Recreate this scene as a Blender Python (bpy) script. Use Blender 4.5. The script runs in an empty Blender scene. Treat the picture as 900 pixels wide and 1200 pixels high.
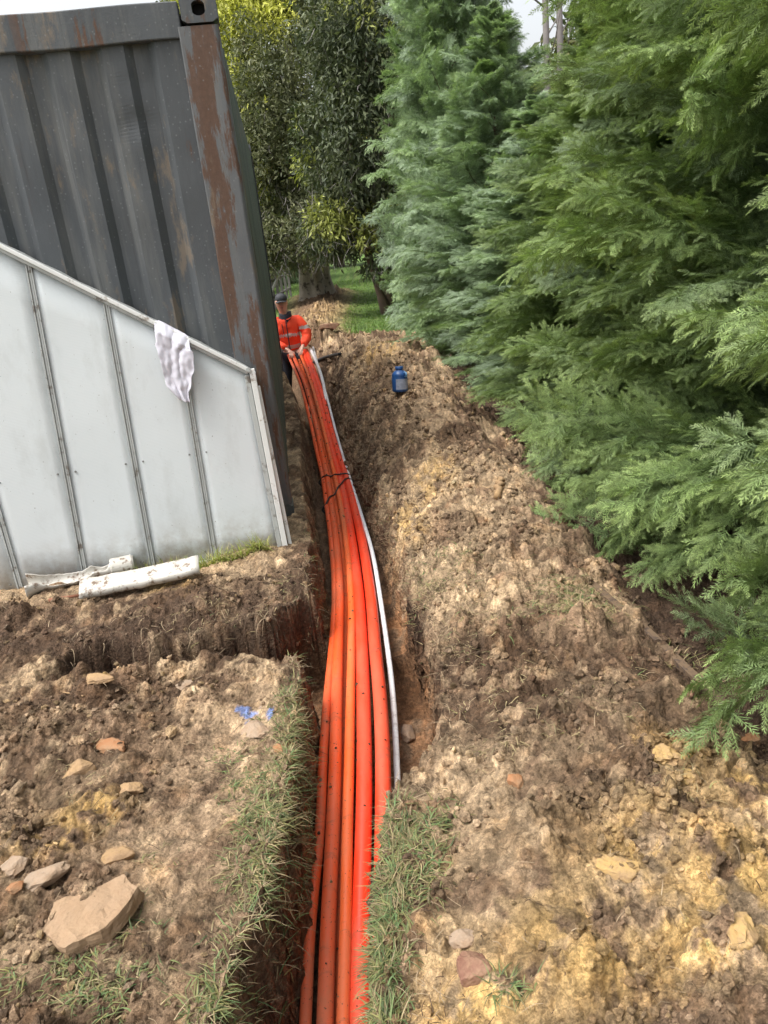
import bpy, bmesh, math, random
import numpy as np
from mathutils import Matrix, Vector, noise as mnoise
rad = math.radians
random.seed(7)
RNG = np.random.default_rng(11)
scene = bpy.context.scene
COL = scene.collection

# ------------------------------------------------------------------ camera geometry
FPX = 867.0; PITCH = rad(20.6); ROLL = rad(6.2); CH = 1.6
F = np.array([0, math.cos(PITCH), -math.sin(PITCH)])
R0 = np.array([1., 0, 0]); U0 = np.array([0, math.sin(PITCH), math.cos(PITCH)])
CR = math.cos(ROLL)*R0 - math.sin(ROLL)*U0
CU = math.sin(ROLL)*R0 + math.cos(ROLL)*U0
CAM = np.array([0, 0, CH])
def ray(x, y): return F*FPX + CR*(x-450) - CU*(y-600)
def at_z(x, y, z):
    d = ray(x, y); return CAM + d*(z-CH)/d[2]
def at_y(x, y, Y):
    d = ray(x, y); return CAM + d*Y/d[1]

# ------------------------------------------------------------------ numpy noise
def _hash(ix, iy, seed):
    ix = ix.astype(np.int64); iy = iy.astype(np.int64)
    n = (ix*374761393 + iy*668265263 + seed*974634777) & 0xffffffff
    n = ((n ^ (n >> 13))*1274126177) & 0xffffffff
    n = ((n ^ (n >> 16))*2246822519) & 0xffffffff
    n = n ^ (n >> 15)
    return (n & 0xffffff)/float(0x1000000)
def vnoise(x, y, seed=0):
    ix = np.floor(x); iy = np.floor(y); fx = x-ix; fy = y-iy
    ux = fx*fx*fx*(fx*(fx*6-15)+10); uy = fy*fy*fy*(fy*(fy*6-15)+10)
    def g(dx, dy):
        a = _hash(ix+dx, iy+dy, seed)*2*np.pi
        return np.cos(a)*(fx-dx) + np.sin(a)*(fy-dy)
    a = g(0, 0); b = g(1, 0); c = g(0, 1); d = g(1, 1)
    return ((a+(b-a)*ux)*(1-uy) + (c+(d-c)*ux)*uy)*1.5
def fbm(x, y, seed=0, oct=4, gain=.5):
    s = 0; a = 1; f = 1
    for o in range(oct):
        s = s + a*vnoise(x*f+o*17.3, y*f-o*9.1, seed+o); a *= gain; f *= 2.03
    return s
def clods(x, y, cell, seed, fill=.8):
    """bumps: rounded, uneven lumps with random size; returns height 0..1 and an id value"""
    u = x/cell; v = y/cell
    iu = np.floor(u); iv = np.floor(v)
    best = np.zeros_like(u); idv = np.zeros_like(u)
    for dx in (-1, 0, 1):
        for dy in (-1, 0, 1):
            cx = iu+dx; cy = iv+dy
            px = cx + _hash(cx, cy, seed); py = cy + _hash(cx, cy, seed+1)
            r = .35+.5*_hash(cx, cy, seed+2)
            on = _hash(cx, cy, seed+3) < fill
            an = _hash(cx, cy, seed+4)*3.14; el = .65+.35*_hash(cx, cy, seed+5)
            ddx = u-px; ddy = v-py
            a = ddx*np.cos(an)+ddy*np.sin(an); b = (-ddx*np.sin(an)+ddy*np.cos(an))/el
            # facetted: mix of L2 and L1 distances
            d = .62*np.sqrt(a*a+b*b) + .38*np.maximum(np.abs(a), np.abs(b))*1.15
            h = np.where(on, np.clip(1-(d/r)**2, 0, 1), 0)
            h = np.sqrt(h)*r/.85
            m = h > best
            best = np.where(m, h, best); idv = np.where(m, _hash(cx, cy, seed+6), idv)
    return best, idv
def sst(t):
    t = np.clip(t, 0, 1); return t*t*(3-2*t)
def ip(y, tab):
    tab = sorted(tab); return np.interp(y, [a for a, _ in tab], [b for _, b in tab])

# ------------------------------------------------------------------ ground height
XL = [(.3, -.50), (1.14, -.47), (1.35, -.44), (1.6, -.40), (1.85, -.37), (2.2, -.362), (2.53, -.368), (3.18, -.36), (3.83, -.40), (5.15, -.52), (6.2, -.59), (6.9, -.65), (8.0, -.76), (9.03, -.88), (10.1, -1.02), (10.6, -1.25), (11.6, -1.5), (14, -1.6)]
XR = [(.3, -.14), (1.12, -.14), (1.38, -.15), (1.65, -.13), (1.85, -.07), (2.07, .12), (2.75, .16), (3.27, .08), (4.43, -.01), (5.94, -.13), (8.67, -.34), (10.7, -.52), (11.6, -.75), (14, -1.0)]
DEP = [(.3, .74), (1.2, .68), (1.5, .63), (1.9, .56), (2.3, .47), (2.7, .41), (3.1, .39), (3.55, .39), (4.1, .41), (5.4, .45), (6.6, .48), (8.7, .64), (10, .84), (11.3, .88), (11.9, .5), (12.5, 0)]
MND = [(.3, .04), (1, .05), (2, .07), (3, .08), (4.5, .16), (6, .24), (8, .30), (9.5, .27), (11, .16), (12, .05), (12.6, 0)]
HX = [(0, 1.1), (2, 1.08), (5, 1.04), (8, .98), (12.5, .8), (14, .7)]
WSR = [(1, .05), (2, .06), (3.3, .07), (4.4, .16), (6, .34), (9, .45), (12, .5)]
def edges(x, y):
    w = .022*fbm(y*5, y*0+3.3, 5, 3) + .014*vnoise(y*28, x*9, 9)
    w2 = .030*fbm(y*4, y*0+8.3, 6, 3) + .012*vnoise(y*25, x*9, 19)
    return ip(y, XL)+w, ip(y, XR)+w2
def macro(x, y):
    x = np.asarray(x, float); y = np.asarray(y, float)
    xl, xr = edges(x, y)
    wl = np.interp(y, [1, 4, 8, 12], [.045, .06, .12, .3]); wr = ip(y, WSR)
    ins = sst((x-xl+wl*.7)/wl)*sst((xr-x+wr*.35)/wr)
    dep = ip(y, DEP)
    yn = 2.70+.05*fbm(x*3, x*0+1, 31, 3)-.10*(x+.9)*0; yf = 2.97+.22*sst((x+.62)/.2)+.06*fbm(x*3.5, x*0+5, 32, 4)
    xs = -1.52+.05*fbm(y*4, y*0, 33, 2)
    side = sst((y-yn+.02)/.05)*sst((yf-y+.01)/.055)*sst((x-xs)/.16)*sst((xr-x+.02)/.06)
    dside = .42+.06*sst((x+1.2)/.8)
    # plateau heights
    hx = ip(y, HX); mh = ip(y, MND)
    t = (x-xr)/(hx-xr+1e-6)
    prof = sst(t/.42)*sst((1.12-t)/.5)
    right = mh*prof*(x > xr) + .0
    left = .035*sst((-.55-x)/.6)*sst((2.5-y)/.8) + .012*sst((y-3.1)/.2)*sst((5-y)/1)*(x < xl)
    # raised yellow clay, lower right corner
    right = right + .07*np.exp(-(((x-.75)/.45)**2+((y-1.25)/.5)**2))
    # mulch bed behind the edging
    right = right - .05*sst((x-hx+.08)/.1)*sst((6-y)/3)*sst((y)/1)
    # spoil ridge beyond the trench, running to the big trunk
    xc = np.interp(y, [11, 13, 17, 22, 26], [-.95, -1.0, -1.05, -1.1, -1.1])
    wd = np.interp(y, [11, 14, 22], [.75, .55, .9])
    ridge = .30*np.exp(-((x-xc)/wd)**2)*sst((y-11.6)/1.)*sst((25-y)/3)*np.interp(y, [11, 14, 19, 22], [1.1, .9, .45, 1.0])
    z = np.where(x < (xl+xr)/2, left, right)+ridge
    k = np.maximum(ins*dep, side*dside)
    return z - k - np.where(k > .05, z*np.clip(k/ .3, 0, 1), 0), ins, side, xl, xr
def soilness(x, y):
    """1 where the ground is dug soil, 0 where it is lawn"""
    a = sst((12.9+1.1*fbm(x*1.3, y*0+2, 44, 3)*.6-y)/.8)
    xc = np.interp(y, [11, 13, 17, 22, 26], [-.95, -1.0, -1.05, -1.1, -1.1])
    b = np.exp(-((x-xc)/np.interp(y, [11, 14, 22], [.8, .62, .95]))**4)*sst((24-y)/2)
    s = np.maximum(a, b)*sst((x+4.6)/.6)
    return np.clip(s, 0, 1)
def ground(x, y, detail=True):
    x = np.asarray(x, float); y = np.asarray(y, float)
    z, ins, side, xl, xr = macro(x, y)
    s = soilness(x, y)
    inn = np.clip(np.maximum(ins, side), 0, 1)
    # how cloddy: right and upper-left cloddy, the compact strip beside the trench smoother
    comp = np.exp(-(((x+.62)/.30)**2+((y-1.9)/.75)**2)) + .8*np.exp(-(((x-.12)/.16)**2+((y-1.5)/.5)**2))
    rough = np.clip(1.0-.62*comp, .3, 1)*(1-.35*inn)
    far = np.interp(y, [1, 4, 8, 12], [1, 1.1, 1.5, 1.8])
    r = .035*fbm(x*2.3, y*2.3, 1, 4)
    c1, i1 = clods(x+.02*vnoise(x*20, y*20, 2), y+.02*vnoise(x*20, y*20, 3), .135, 50, .42)
    c2, i2 = clods(x+.01*vnoise(x*40, y*40, 4), y+.01*vnoise(x*40, y*40, 5), .060, 60, .7)
    c3, i3 = clods(x+.006*vnoise(x*70, y*70, 4), y+.006*vnoise(x*70, y*70, 5), .027, 70, .85)
    m1 = sst((fbm(x*2.1, y*2.1, 14, 3)+.25)/.6)
    m2 = sst((fbm(x*3.4, y*3.4, 15, 3)+.45)/.8)
    r = r + rough*far*(.072*c1*m1 + .036*c2*m2 + .014*c3*(.4+.6*m2))
    r = r + rough*(.012*fbm(x*22, y*22, 16, 5, .62)-.020*np.clip(np.abs(fbm(x*7, y*7, 17, 3))*-6+1, 0, 1)*m2)
    flat = .006*fbm(x*3, y*3, 80, 3)
    z = z + r*s*(1-np.interp(y, [3, 5], [.55, .25])*inn)*(1-.45*(x < xl)*sst((y-3.3)/.25)) + flat*(1-s)
    return z, ins, side, xl, xr, s, (i1, i2, c1, c2, c3, m1, m2)
def gz(x, y): return float(ground(np.array([x]), np.array([y]))[0][0])
def hit(px, py, lo=1., hi=30.):
    d = ray(px, py); d = d/np.linalg.norm(d)
    t = np.arange(1.2, 45, .01)
    P = CAM[None]+d[None]*t[:, None]
    zz = ground(P[:, 0], P[:, 1])[0]
    k = np.argmax(P[:, 2] < zz)
    return P[k].copy()

# ------------------------------------------------------------------ helpers
def mesh_np(name, V, faces, cols=None, smooth=False, mats=(), midx=None):
    """faces: (n,k) int array"""
    me = bpy.data.meshes.new(name)
    V = np.asarray(V, np.float32); faces = np.asarray(faces, np.int32)
    n, k = faces.shape
    me.vertices.add(len(V)); me.vertices.foreach_set('co', V.ravel())
    me.loops.add(n*k); me.loops.foreach_set('vertex_index', faces.ravel())
    me.polygons.add(n); me.polygons.foreach_set('loop_start', np.arange(n, dtype=np.int32)*k)
    if midx is not None: me.polygons.foreach_set('material_index', np.asarray(midx, np.int32))
    me.polygons.foreach_set('use_smooth', np.full(n, smooth))
    if cols is not None:
        ca = me.color_attributes.new('Col', 'FLOAT_COLOR', 'POINT')
        c = np.ones((len(V), 4), np.float32); c[:, :3] = cols
        ca.data.foreach_set('color', c.ravel())
    for m in mats: me.materials.append(m)
    me.update(calc_edges=True)
    return me
def link(name, me, parent=None):
    o = bpy.data.objects.new(name, me); COL.objects.link(o)
    if parent is not None: o.parent = parent
    return o
def empty(name, loc, rot=(0, 0, 0)):
    o = bpy.data.objects.new(name, None); COL.objects.link(o); o.location = loc; o.rotation_euler = rot
    o.empty_display_size = .1
    return o
def tag(o, label=None, cat=None, group=None, kind=None):
    if label: o['label'] = label
    if cat: o['category'] = cat
    if group: o['group'] = group
    if kind: o['kind'] = kind
    return o
class MB:
    def __init__(s): s.v = []; s.f = []; s.m = []
    def add(s, v, f, mi=0):
        b = len(s.v); s.v += [tuple(p) for p in v]; s.f += [tuple(i+b for i in q) for q in f]; s.m += [mi]*len(f)
    def box(s, c, size, mi=0, rot=None):
        x, y, z = [k/2 for k in size]
        v = [Vector((a, b, d)) for a in (-x, x) for b in (-y, y) for d in (-z, z)]
        if rot is not None: v = [rot @ p for p in v]
        v = [p+Vector(c) for p in v]
        s.add(v, [(0, 1, 3, 2), (4, 6, 7, 5), (0, 4, 5, 1), (2, 3, 7, 6), (0, 2, 6, 4), (1, 5, 7, 3)], mi)
    def tube(s, pts, r, seg=10, mi=0, cap=True):
        pts = [Vector(p) for p in pts]; n = len(pts)
        rs = r if hasattr(r, '__len__') else [r]*n
        up = Vector((0, 0, 1)); rings = []; prev = None
        for i, p in enumerate(pts):
            t = (pts[min(i+1, n-1)]-pts[max(i-1, 0)]).normalized()
            if prev is None:
                a = t.cross(up)
                if a.length < .05: a = t.cross(Vector((1, 0, 0)))
                a.normalize()
            else:
                a = (prev-t*prev.dot(t)).normalized()
            prev = a; b = t.cross(a)
            rings.append([p+(a*math.cos(2*math.pi*k/seg)+b*math.sin(2*math.pi*k/seg))*rs[i] for k in range(seg)])
        v = [q for rg in rings for q in rg]; f = []
        for i in range(n-1):
            for k in range(seg):
                a0 = i*seg+k; a1 = i*seg+(k+1) % seg
                f.append((a0, a1, a1+seg, a0+seg))
        if cap: f.append(tuple(reversed(range(seg)))); f.append(tuple((n-1)*seg+k for k in range(seg)))
        s.add(v, f, mi)
    def build(s, name, mats, parent=None, smooth=False, bevel=0, mods=None, autos=True):
        me = bpy.data.meshes.new(name); me.from_pydata(s.v, [], s.f)
        if not isinstance(mats, (list, tuple)): mats = [mats]
        for m in mats: me.materials.append(m)
        me.polygons.foreach_set('material_index', s.m)
        bm = bmesh.new(); bm.from_mesh(me); bmesh.ops.recalc_face_normals(bm, faces=bm.faces); bm.to_mesh(me); bm.free()
        if smooth: me.polygons.foreach_set('use_smooth', [True]*len(me.polygons))
        o = link(name, me, parent)
        if bevel:
            b = o.modifiers.new('bevel', 'BEVEL'); b.width = bevel; b.segments = 2; b.limit_method = 'ANGLE'
        return o

# ------------------------------------------------------------------ materials
def nodes(name):
    m = bpy.data.materials.new(name); m.use_nodes = True
    nt = m.node_tree; b = nt.nodes['Principled BSDF']
    return m, nt, b
def N(nt, t, **k):
    n = nt.nodes.new(t)
    for a, v in k.items():
        if a.startswith('i_'):
            key = a[2:]; key = int(key) if key.isdigit() else key
            n.inputs[key].default_value = v
        else: setattr(n, a, v)
    return n
def ramp(nt, fac, stops):
    r = nt.nodes.new('ShaderNodeValToRGB'); e = r.color_ramp.elements
    while len(e) < len(stops): e.new(.5)
    for i, (p, c) in enumerate(stops):
        e[i].position = p; e[i].color = (c, c, c, 1) if not hasattr(c, '__len__') else (*c, 1)
    nt.links.new(fac, r.inputs[0]); return r.outputs[0]
def mixc(nt, fac, a, b, mode='MIX'):
    m = nt.nodes.new('ShaderNodeMix'); m.data_type = 'RGBA'; m.blend_type = mode
    for i, v in ((0, fac), (6, a), (7, b)):
        if hasattr(v, 'links') or isinstance(v, bpy.types.NodeSocket): nt.links.new(v, m.inputs[i])
        elif i == 0: m.inputs[0].default_value = v
        else: m.inputs[i].default_value = (*v, 1)
    return m.outputs[2]
def coords(nt, kind='Object', scale=(1, 1, 1)):
    tc = nt.nodes.new('ShaderNodeTexCoord'); mp = nt.nodes.new('ShaderNodeMapping'); mp.inputs['Scale'].default_value = scale
    nt.links.new(tc.outputs[kind], mp.inputs[0]); return mp.outputs[0]
def noise(nt, vec, scale, detail=4, rough=.55):
    n = nt.nodes.new('ShaderNodeTexNoise'); n.inputs['Scale'].default_value = scale; n.inputs['Detail'].default_value = detail
    n.inputs['Roughness'].default_value = rough; nt.links.new(vec, n.inputs['Vector']); return n.outputs['Fac']
def bump(nt, b, h, strength, dist):
    n = nt.nodes.new('ShaderNodeBump'); n.inputs['Strength'].default_value = strength; n.inputs['Distance'].default_value = dist
    nt.links.new(h, n.inputs['Height']); nt.links.new(n.outputs[0], b.inputs['Normal'])
def simple(name, col, rough=.6, metal=0, var=.25, scale=8, bmp=0, bd=.002, dirt=None, dirt_amt=.0, spec=.5):
    m, nt, b = nodes(name)
    v = coords(nt); n = noise(nt, v, scale, 6)
    c = mixc(nt, n, tuple(x*(1-var) for x in col), tuple(min(1, x*(1+var)) for x in col))
    if dirt:
        d = noise(nt, v, scale*2.7, 8, .7)
        c = mixc(nt, ramp(nt, d, [(.62-dirt_amt*.3, 0), (.72-dirt_amt*.3, 1)]), c, dirt)
    nt.links.new(c, b.inputs['Base Color']); b.inputs['Roughness'].default_value = rough; b.inputs['Metallic'].default_value = metal
    b.inputs['Specular IOR Level'].default_value = spec
    if bmp: bump(nt, b, noise(nt, v, scale*6, 6), bmp, bd)
    return m

def m_soil():
    m, nt, b = nodes('soil')
    at = N(nt, 'ShaderNodeAttribute', attribute_name='Col')
    v = coords(nt)
    n1 = noise(nt, v, 60, 8, .65); n2 = noise(nt, v, 230, 5, .7); n3 = noise(nt, v, 9, 6, .6)
    a = ramp(nt, n1, [(.30, .58), (.5, 1.02), (.70, 1.36)])
    c = mixc(nt, 1, at.outputs[0], a, 'MULTIPLY')
    a2 = ramp(nt, n2, [(.34, .74), (.5, 1.02), (.66, 1.28)])
    c = mixc(nt, 1, c, a2, 'MULTIPLY')
    for sc_, lo, hi in ((20, .76, 1.26), (80, .82, 1.20)):
        vc = N(nt, 'ShaderNodeTexVoronoi'); vc.inputs['Scale'].default_value = sc_
        dm = N(nt, 'ShaderNodeVectorMath', operation='MULTIPLY_ADD'); nz = N(nt, 'ShaderNodeTexNoise'); nz.inputs['Scale'].default_value = sc_*1.5; nt.links.new(v, nz.inputs['Vector'])
        nt.links.new(nz.outputs['Color'], dm.inputs[0]); dm.inputs[1].default_value = (.8/sc_,)*3; nt.links.new(v, dm.inputs[2]); nt.links.new(dm.outputs[0], vc.inputs['Vector'])
        sp = N(nt, 'ShaderNodeSeparateColor'); nt.links.new(vc.outputs['Color'], sp.inputs[0])
        c = mixc(nt, 1, c, ramp(nt, sp.outputs[0], [(0, lo), (1, hi)]), 'MULTIPLY')
    c = mixc(nt, ramp(nt, n3, [(.52, 0), (.68, .45)]), c, mixc(nt, 1, c, (1.15, .98, .78), 'MULTIPLY'))
    nt.links.new(c, b.inputs['Base Color'])
    b.inputs['Roughness'].default_value = .92; b.inputs['Specular IOR Level'].default_value = .22
    mx = N(nt, 'ShaderNodeMath', operation='MULTIPLY_ADD'); nt.links.new(n1, mx.inputs[0]); mx.inputs[1].default_value = 1.6; nt.links.new(n2, mx.inputs[2])
    vo = N(nt, 'ShaderNodeTexVoronoi'); vo.inputs['Scale'].default_value = 75; nt.links.new(v, vo.inputs['Vector'])
    mx2 = N(nt, 'ShaderNodeMath', operation='SUBTRACT'); nt.links.new(mx.outputs[0], mx2.inputs[0]); nt.links.new(vo.outputs['Distance'], mx2.inputs[1])
    bump(nt, b, mx2.outputs[0], 1.0, .011)
    return m
def m_leaf(name, trans=.22, rough=.55, spec=.3):
    m, nt, b = nodes(name)
    at = N(nt, 'ShaderNodeAttribute', attribute_name='Col')
    nt.links.new(at.outputs[0], b.inputs['Base Color']); b.inputs['Roughness'].default_value = rough
    b.inputs['Specular IOR Level'].default_value = spec
    tr = N(nt, 'ShaderNodeBsdfTranslucent'); cm = mixc(nt, 1, at.outputs[0], (1.2, 1.3, .7), 'MULTIPLY')
    nt.links.new(cm, tr.inputs[0])
    mx = N(nt, 'ShaderNodeMixShader'); mx.inputs[0].default_value = trans
    nt.links.new(b.outputs[0], mx.inputs[1]); nt.links.new(tr.outputs[0], mx.inputs[2])
    nt.links.new(mx.outputs[0], nt.nodes['Material Output'].inputs[0])
    return m
def m_vcol(name, rough=.8):
    m, nt, b = nodes(name)
    at = N(nt, 'ShaderNodeAttribute', attribute_name='Col'); nt.links.new(at.outputs[0], b.inputs['Base Color'])
    b.inputs['Roughness'].default_value = rough; b.inputs['Specular IOR Level'].default_value = .2
    return m
def m_pipe(name, col, dirty=.5):
    m, nt, b = nodes(name)
    v = coords(nt); v2 = coords(nt, scale=(1, .25, 1))
    n0 = noise(nt, v, 3, 5)
    c = mixc(nt, n0, tuple(x*.86 for x in col), tuple(min(1, x*1.08) for x in col))
    film = noise(nt, v2, 5, 9, .72)
    c = mixc(nt, ramp(nt, film, [(.44, 0), (.70, .62*dirty+.1)]), c, (.33, .17, .095))
    sp = noise(nt, v, 110, 3, .5)
    c = mixc(nt, ramp(nt, sp, [(.70-.05*dirty, 0), (.74-.05*dirty, .8)]), c, (.055, .035, .022))
    sm = noise(nt, coords(nt, scale=(2.2, 9, 2.2)), 2.2, 8, .75)
    c = mixc(nt, ramp(nt, sm, [(.56, 0), (.70, .65)]), c, (.14, .075, .045))
    nt.links.new(c, b.inputs['Base Color'])
    rr = ramp(nt, film, [(.4, .38), (.7, .75)]); nt.links.new(rr, b.inputs['Roughness'])
    b.inputs['Specular IOR Level'].default_value = .4
    bump(nt, b, sp, .25, .001)
    return m
def m_container(name, rust=.3, base=(.066, .072, .077)):
    m, nt, b = nodes(name)
    v = coords(nt)
    vs = coords(nt, scale=(1, 1, .16))
    n0 = noise(nt, v, 1.6, 6, .6)
    c = mixc(nt, n0, tuple(x*.72 for x in base), tuple(x*1.35 for x in base))
    # pale weathering veils running down
    st = noise(nt, coords(nt, scale=(1, 1, .10)), 9, 7, .65)
    c = mixc(nt, ramp(nt, st, [(.50, 0), (.75, .5)]), c, (.20, .195, .175))
    # dark water streaks
    ds = noise(nt, coords(nt, scale=(1.6, 1.6, .05)), 16, 5, .6)
    c = mixc(nt, ramp(nt, ds, [(.60, 0), (.70, .6)]), c, (.035, .038, .04))
    # scraped tan/rust patches
    rs = noise(nt, vs, 5.5, 9, .72)
    rm = ramp(nt, rs, [(.68-rust*.28, 0), (.715-rust*.28, 1)])
    rc = mixc(nt, noise(nt, v, 40, 5, .7), (.050, .030, .022), (.150, .082, .052))
    gate = ramp(nt, noise(nt, coords(nt, scale=(1.4, 1.4, .5)), 1.7, 3), [(.42, .0), (.58, 1)]) if rust < .6 else None
    if gate is not None:
        rm = mixc(nt, 1, rm, gate, 'MULTIPLY')
    c = mixc(nt, rm, c, rc)
    tan = noise(nt, coords(nt, scale=(1, 1, .3)), 7.7, 8, .7)
    c = mixc(nt, ramp(nt, tan, [(.57, 0), (.65, .65)]), c, (.19, .145, .10))
    # dried rain spots
    vo = N(nt, 'ShaderNodeTexVoronoi'); vo.inputs['Scale'].default_value = 34; nt.links.new(v, vo.inputs['Vector'])
    c = mixc(nt, ramp(nt, vo.outputs['Distance'], [(.06, .35), (.20, 0)]), c, (.24, .25, .25))
    nt.links.new(c, b.inputs['Base Color'])
    rr = ramp(nt, rs, [(.4, .42), (.6, .8)]); nt.links.new(rr, b.inputs['Roughness'])
    b.inputs['Specular IOR Level'].default_value = .45
    mx = N(nt, 'ShaderNodeMath', operation='ADD'); nt.links.new(rs, mx.inputs[0]); nt.links.new(noise(nt, v, 45, 5, .7), mx.inputs[1])
    bump(nt, b, mx.outputs[0], .35, .004)
    return m
def m_panel():
    m, nt, b = nodes('galvanised_panel')
    v = coords(nt)
    n0 = noise(nt, v, 1.3, 6, .6)
    c = mixc(nt, n0, (.55, .595, .61), (.68, .72, .73))
    c = mixc(nt, ramp(nt, noise(nt, coords(nt, scale=(1, 1, .45)), 5, 9, .7), [(.50, 0), (.70, .45)]), c, (.42, .44, .43))
    c = mixc(nt, ramp(nt, noise(nt, coords(nt, scale=(1.3, 1, .8)), 12, 8, .75), [(.66, 0), (.75, .55)]), c, (.20, .21, .20))
    # splashed mud near the foot
    sx = N(nt, 'ShaderNodeSeparateXYZ'); nt.links.new(v, sx.inputs[0])
    mm = N(nt, 'ShaderNodeMath', operation='MULTIPLY'); nt.links.new(ramp(nt, sx.outputs[2], [(.0, .75), (.30, 0)]), mm.inputs[0])
    nt.links.new(ramp(nt, noise(nt, v, 14, 8, .7), [(.38, 0), (.62, 1)]), mm.inputs[1])
    c = mixc(nt, mm.outputs[0], c, (.27, .22, .17))
    c = mixc(nt, ramp(nt, noise(nt, v, 90, 2), [(.72, 0), (.76, .7)]), c, (.12, .10, .08))
    nt.links.new(c, b.inputs['Base Color']); b.inputs['Roughness'].default_value = .5; b.inputs['Metallic'].default_value = .0
    w = N(nt, 'ShaderNodeTexWave', bands_direction='Z'); w.inputs['Scale'].default_value = 42; nt.links.new(v, w.inputs[0])
    mp = N(nt, 'ShaderNodeMath', operation='MULTIPLY_ADD'); nt.links.new(n0, mp.inputs[0]); mp.inputs[1].default_value = 6; nt.links.new(w.outputs['Fac'], mp.inputs[2])
    bump(nt, b, mp.outputs[0], .25, .0012)
    return m

M = {}
M['soil'] = m_soil()
M['cypress'] = m_leaf('cypress_foliage', .25)
M['leaf'] = m_leaf('broad_leaf', .22, .55, .3)
M['grass'] = m_leaf('grass_blades', .25)
M['bark'] = simple('bark', (.13, .09, .065), .9, 0, .5, 6, .8, .02)
M['palebark'] = simple('pale_bark', (.30, .255, .205), .9, 0, .6, 2.5, .8, .03, (.07, .055, .045), .35)
M['twig'] = simple('twig_bark', (.12, .07, .045), .85, 0, .3, 20)
M['greytwig'] = simple('grey_twigs', (.20, .18, .17), .85, 0, .3, 20)
M['root'] = m_vcol('rootlets')
M['container'] = m_container('container_paint', .34)
M['container_rust'] = m_container('container_rusted_post', .69, (.11, .115, .12))
M['container_green'] = m_container('container_side_paint', .12, (.085, .105, .085))
M['dark'] = simple('dark_void', (.01, .01, .01), .9)
M['panel'] = m_panel()
M['trim'] = simple('galvanised_trim', (.42, .44, .43), .42, .15, .25, 6, .2, .001, (.16, .14, .12), .25)
M['trimw'] = simple('white_trim', (.66, .67, .65), .45, 0, .15, 6, .1, .001, (.28, .24, .20), .2)
M['rivet'] = simple('rivet_metal', (.25, .25, .24), .4, .6)
M['orange'] = m_pipe('orange_conduit', (.82, .100, .024), .9)
M['orange2'] = m_pipe('light_orange_conduit', (.88, .140, .032), .7)
M['red'] = m_pipe('red_orange_conduit', (.86, .060, .020), .5)
M['white_pipe'] = m_pipe('white_conduit', (.78, .79, .81), .6)
M['black'] = simple('black_rubber', (.018, .018, .018), .55)
M['pvc'] = simple('white_pvc', (.50, .48, .43), .4, 0, .12, 9, .1, .001, (.16, .11, .075), .33)
M['cloth'] = simple('white_cotton', (.62, .61, .68), .9, 0, .12, 12, .3, .002)
M['blue'] = simple('blue_plastic', (.025, .085, .25), .28, 0, .3, 9)
M['lblue'] = simple('pale_blue_label', (.16, .34, .56), .4, 0, .3, 30)
M['label'] = simple('faded_label', (.30, .33, .42), .5, 0, .5, 40)
M['timber'] = simple('weathered_timber', (.13, .085, .05), .85, 0, .4, 9, .6, .004, (.06, .04, .03), .4)
M['fence'] = simple('grey_fence_timber', (.15, .145, .13), .8, 0, .3, 9)
M['skin'] = simple('skin', (.56, .32, .24), .5, 0, .12, 30)
M['hiviz'] = simple('orange_hi_vis_cloth', (.95, .07, .02), .75, 0, .14, 20, .5, .01)
M['band'] = simple('reflective_band', (.52, .47, .46), .4, 0, .15, 30)
M['navy'] = simple('navy_cloth', (.022, .024, .035), .8)
M['cap'] = simple('charcoal_cap', (.035, .037, .042), .7)
M['boot'] = simple('boot_leather', (.08, .05, .03), .7)
M['hair'] = simple('hair', (.05, .03, .02), .7)
def m_stone(name, a, b_):
    m, nt, b = nodes(name); v = coords(nt)
    c = mixc(nt, ramp(nt, noise(nt, v, 9, 8, .7), [(.35, 0), (.65, 1)]), a, b_)
    c = mixc(nt, ramp(nt, noise(nt, v, 45, 6, .7), [(.55, 0), (.7, .6)]), c, tuple(x*.45 for x in a))
    c = mixc(nt, ramp(nt, noise(nt, v, 17, 8, .75), [(.42, 0), (.62, .75)]), c, (.27, .175, .105))
    nt.links.new(c, b.inputs['Base Color']); b.inputs['Roughness'].default_value = .88; b.inputs['Specular IOR Level'].default_value = .25
    bump(nt, b, noise(nt, v, 55, 8, .7), .8, .006)
    return m
M['st_flat'] = m_stone('pink_tan_stone', (.28, .190, .120), (.37, .255, .155))
M['st_tan'] = m_stone('tan_stone', (.34, .22, .11), (.36, .24, .13))
M['st_orange'] = m_stone('orange_stone', (.29, .13, .06), (.36, .19, .09))
M['st_red'] = m_stone('red_brown_stone', (.16, .075, .05), (.30, .17, .12))
M['st_yellow'] = m_stone('yellow_clay', (.40, .26, .10), (.48, .33, .15))
M['st_dark'] = m_stone('dark_stone', (.15, .10, .075), (.25, .18, .13))
M['st_grey'] = m_stone('grey_tan_stone', (.28, .21, .15), (.38, .29, .21))

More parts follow.
